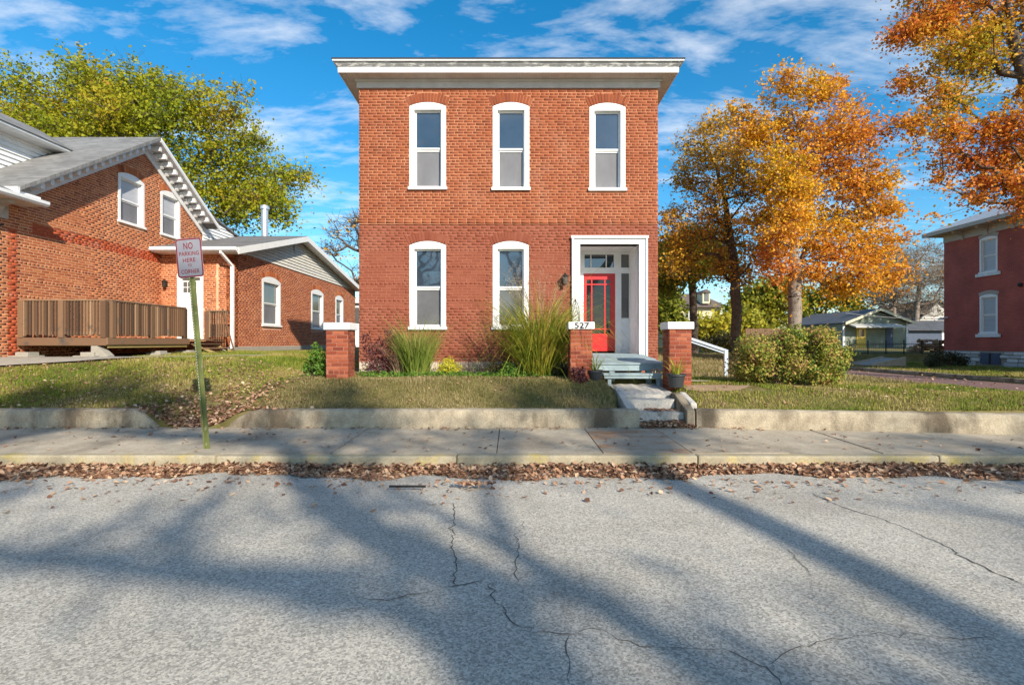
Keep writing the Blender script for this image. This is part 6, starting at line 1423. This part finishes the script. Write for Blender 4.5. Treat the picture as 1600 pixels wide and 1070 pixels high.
# wire trellis against the door surround
tr_ = thing('wire_trellis', 'dark wire garden obelisk behind the numbered pillar', 'trellis', (1.62, 11.0, 0.8)); c = ((899 - 800) / F * 11.0, 11.0); tz = ZatY(467, 11.0)
for a in range(4):
    q = math.pi / 4 + a * math.pi / 2; MB().tube([(c[0] + 0.17 * math.cos(q), c[1] + 0.17 * math.sin(q), 0.8), (c[0] + 0.11 * math.cos(q), c[1] + 0.11 * math.sin(q), tz - 0.35), (c[0] + 0.07 * math.cos(q + 0.4), c[1] + 0.07 * math.sin(q + 0.4), tz - 0.17), (c[0], c[1], tz)], 0.006, 4).build('wire', m_black, tr_)

# potted plants
def pot(label, px, Y, py_b, rad, seed, n=60, mat=m_blade_green):
    x = (px - 800) / F * Y; z = ZatY(py_b, Y); p = thing('potted_plant', label, 'plant pot', (x, Y, z), 'black pots in front of the porch'); h = 0.25
    MB().lathe((x, Y, z), [(0.0, 0.0), (rad * 0.72, 0.0), (rad * 0.95, h - 0.04), (rad * 1.06, h - 0.04), (rad * 1.06, h), (rad * 0.93, h), (rad * 0.9, h - 0.03)], 20).build('pot', m_pot, p, smooth=False)
    MB().lathe((x, Y, z), [(rad * 0.92, h - 0.03), (0.0, h - 0.025)], 16).build('soil', m_soil, p)
    r = np.random.default_rng(seed); a = r.uniform(-math.pi, math.pi, n); P0 = np.stack([x + 0.05 * np.cos(a), Y + 0.05 * np.sin(a), np.full(n, z + h - 0.03)], 1)
    V, Fc, C = blades(P0, a, r.uniform(0.25, 0.6, n), np.abs(r.normal(0.2, 0.35, n)), 0.012, r, droop=1.9); np_mesh('leaves', V, Fc, mat, p)
pot('black pot with spiky green plant at the numbered pillar', 929.5, 9.95, 598, 0.155, 81)
pot('black pot with yellowing plant at the pillar by the hedge', 1056.5, 9.7, 604.5, 0.17, 82, 45, m_blade_gold)
sh = thing('dried_seed_heads', 'small brown dried cones standing on the porch step', 'ornament', (2.95, 10.4, 0.925))
for k in range(4):
    MB().lathe((2.84 + k * 0.055, 10.42 + 0.02 * (k % 2), 0.926), [(0.0, 0.0), (0.022, 0.02), (0.026, 0.05), (0.012, 0.09), (0.0, 0.10)], 7).build('cone', m_log, sh)
r = np.random.default_rng(83); 

# ------------------------------------------------------------------ lawn grass
def grass(name, label, x0, x1, y0, y1, dens, hgt, width, mat, seed, keep=None):
    r = np.random.default_rng(seed); n = int((x1 - x0) * (y1 - y0) * dens); x = r.uniform(x0, x1, n); y = r.uniform(y0, y1, n); k = np.ones(n, bool)
    if keep is not None: k &= keep(x, y)
    x, y = x[k], y[k]; n = len(x); P = np.stack([x, y, ground_z(x, y) - 0.004], 1); a = r.uniform(0, 2 * math.pi, n)
    cl = 0.55 + 0.75 * (0.5 + 0.5 * np.sin(x * 2.3 + 1.7 * np.sin(y * 1.9)) * np.sin(y * 2.9 + 1.1 * np.sin(x * 1.3)))
    h = hgt * r.uniform(0.5, 1.25, n) * cl; lean = np.abs(r.normal(0, 0.75, n)); d = np.stack([np.cos(a), np.sin(a)], 1); w = np.stack([-np.sin(a), np.cos(a)], 1) * width * 0.5
    tip = np.stack([x + d[:, 0] * h * np.sin(lean), y + d[:, 1] * h * np.sin(lean), P[:, 2] + h * np.cos(lean).clip(0.15)], 1); b0, b1 = P.copy(), P.copy(); b0[:, :2] -= w; b1[:, :2] += w
    V = np.stack([b0, b1, tip], 1).reshape(-1, 3); o = np_mesh(name, V, np.arange(3 * n).reshape(-1, 3), mat); tag(o, label, 'grass', kind='stuff'); return o
PL_ = np.array(PATH_L)
def keep_left(x, y):
    a, b = np.interp(x, PL_[:, 0], PL_[:, 1]), np.interp(x, PL_[:, 0], PL_[:, 2]); k = ~((y > a - 0.03) & (y < b) & (x < -6.4))
    gap = np.abs(x + 5.28) < 0.62 + 0.25 * (y - 8.4); rr = np.random.default_rng(1).random(len(x)); k &= ~(gap & (rr > (y - 8.3) / 1.6))
    return k & ~((x < -9.5) & (y > 12.0))
grass('lawn_grass', 'green and straw grass on the left lawn', -14, -4.4, 8.66, 17, 1600, 0.07, 0.016, m_grass, 1, keep_left)
def keep_mid(x, y): return ~((x > 1.92) & (x < 3.16) & (y < 10.5)) & ~((x > 1.35) & (y > 10.25)) & ((y < 10.75) | (np.random.default_rng(2).random(len(x)) < 0.35)) & ~((x > 1.3) & (y > 10.0))
grass('lawn_grass', 'dull olive grass on the bank before the red brick house', -4.4, 1.93, 8.63, 12.3, 2200, 0.06, 0.015, m_grass_dull, 2, keep_mid)
def keep_r(x, y): return ~((x < 3.2) & (y < 9.55)) & ~((np.abs(x - 4.05) < 0.75) & (np.abs(y - 9.8) < 0.28) & (np.random.default_rng(3).random(len(x)) < 0.85)) & (y > 8.66 - 0.10 * (x - 3.1))
grass('lawn_grass', 'yellow green grass on the corner lawn by the hedge', 3.05, 10.6, 7.7, 12.5, 1900, 0.06, 0.015, m_grass, 3, keep_r)
grass('lawn_grass', 'straw coloured grass on the back yard behind the hedge', 3.8, 10.9, 12.5, 26, 420, 0.09, 0.022, m_grass_dull, 4)
grass('lawn_grass', 'grass strip between kerb and dark red house', 18.4, 24.2, 14, 31, 420, 0.09, 0.022, m_grass, 5)

# ------------------------------------------------------------------ fallen leaves
def litter(name, label, P, size, seed, flat=0.55):
    r = np.random.default_rng(seed); n = len(P); N = r.normal(0, flat, (n, 3)); N[:, 2] = 1; N /= np.linalg.norm(N, axis=1, keepdims=True)
    t = r.normal(0, 1, (n, 3)); t -= (t * N).sum(1, keepdims=True) * N; t /= np.linalg.norm(t, axis=1, keepdims=True); b = np.cross(N, t); s_ = size * r.uniform(0.55, 1.35, (n, 1)); w = s_ * r.uniform(0.45, 0.9, (n, 1)); c = r.uniform(-0.05, 0.3, (n, 1)) * s_
    V = np.stack([P - t * s_ * 0.5, P - t * s_ * 0.1 + b * w * 0.5 + N * c, P + t * s_ * 0.22 + b * w * 0.36 + N * c, P + t * s_ * 0.55 + N * c * 0.6, P + t * s_ * 0.22 - b * w * 0.36 + N * c, P - t * s_ * 0.1 - b * w * 0.5 + N * c], 1).reshape(-1, 3)
    i = np.arange(n)[:, None] * 6; F1 = np.concatenate([i + np.array([[0, 1, 2, 3]]), i + np.array([[0, 3, 4, 5]])], 0)
    o = np_mesh(name, V, F1, m_litter); tag(o, label, 'leaves', kind='stuff'); return o
r = np.random.default_rng(31); n = 12500; x = r.uniform(-9.5, 9.5, n)
wid = 0.40 + 0.12 * np.sin(x * 1.3 + 0.7) + 0.10 * np.sin(x * 3.1 + 2) + 0.05 * np.sin(x * 7.3)
wid = wid + 0.28 * np.exp(-((x + 1.55) / 0.45) ** 2) + 0.5 * S((-4.6 - x) / 2.6) - 0.26 * np.exp(-((x + 3.65) / 0.35) ** 2) - 0.22 * np.exp(-((x + 4.25) / 0.3) ** 2)
t = r.uniform(0, 1, n) ** 1.05; y = KERB_Y - 0.01 - wid * t; pile = 0.075 * (1 - t) ** 0.8 * r.uniform(0.1, 1, n)
litter('leaf_litter', 'thick drift of brown leaves in the gutter along the kerb', np.stack([x, y, road_z(x, y) + 0.012 + pile], 1), 0.064, 1)
n = 520; x = r.uniform(-9, 9, n); y = KERB_Y - 0.5 - np.abs(r.normal(0, 0.35, n)) * 1.2; keepm = y > 1.5
litter('leaf_litter', 'loose brown leaves scattered on the road', np.stack([x, y, road_z(x, y) + 0.012], 1)[keepm], 0.06, 2, 0.3)
n = 90; litter('leaf_litter', 'small brown leaf heap on the road below the drift', np.stack([r.normal(-0.42, 0.11, n), r.normal(5.56, 0.035, n), np.full(n, 0.02)], 1), 0.06, 3)
n = 700; x = r.uniform(-9, 10, n); y = r.uniform(6.65, 8.4, n) ; y = np.where(r.random(n) < 0.55, 8.40 - np.abs(r.normal(0, 0.09, n)), y); litter('leaf_litter', 'dry leaves scattered over the sidewalk', np.stack([x, y, 0.118 + 0.03 * (y - 6.6) / 1.85 + 0.012], 1), 0.055, 4, 0.3)
n = 900; x = r.uniform(2.13, 3.0, n); y = 8.36 + np.abs(r.normal(0, 0.12, n)); litter('leaf_litter', 'tan leaves piled at the foot of the concrete steps', np.stack([x, y.clip(8.3, 8.6), 0.15 + (y.clip(8.3, 8.6) - 8.3) * 0.38 * r.uniform(0.4, 1, n)], 1), 0.06, 5)
n = 120; x = r.uniform(2.3, 2.85, n); y = r.uniform(8.72, 8.98, n); litter('leaf_litter', 'few brown leaves lying on the lower step', np.stack([x, y, np.full(n, 0.39)], 1), 0.055, 6, 0.3)
n = 2000; x = r.normal(-5.3, 0.6, n); y = 8.46 + np.abs(r.normal(0, 0.75, n)); litter('leaf_litter', 'brown leaves filling the gap between the retaining walls', np.stack([x, y, ground_z(x, np.maximum(y, 8.52)) + 0.015 + 0.03 * r.random(n)], 1), 0.065, 7)
n = 2600; x = r.uniform(-13, -4.5, n); y = 8.7 + 3.2 * r.random(n); litter('leaf_litter', 'pale dry leaves scattered through the left lawn', np.stack([x, y, ground_z(x, y) + 0.03], 1), 0.05, 8)
n = 1300; x = r.uniform(-4.5, 10.5, n); y = 8.7 + 3.0 * r.random(n); k = ~((x > 1.9) & (x < 3.2)); litter('leaf_litter', 'scattered dry leaves on the middle and corner lawns', np.stack([x, y, ground_z(x, y) + 0.03], 1)[k], 0.045, 9)
n = 900; x = r.uniform(11.5, 23, n); y = r.uniform(12, 30, n); litter('leaf_litter', 'yellow leaves scattered over the brick side street', np.stack([x, y, np.where(x < 18.2, 0.125, ground_z(x, y) + 0.04)], 1), 0.09, 10)
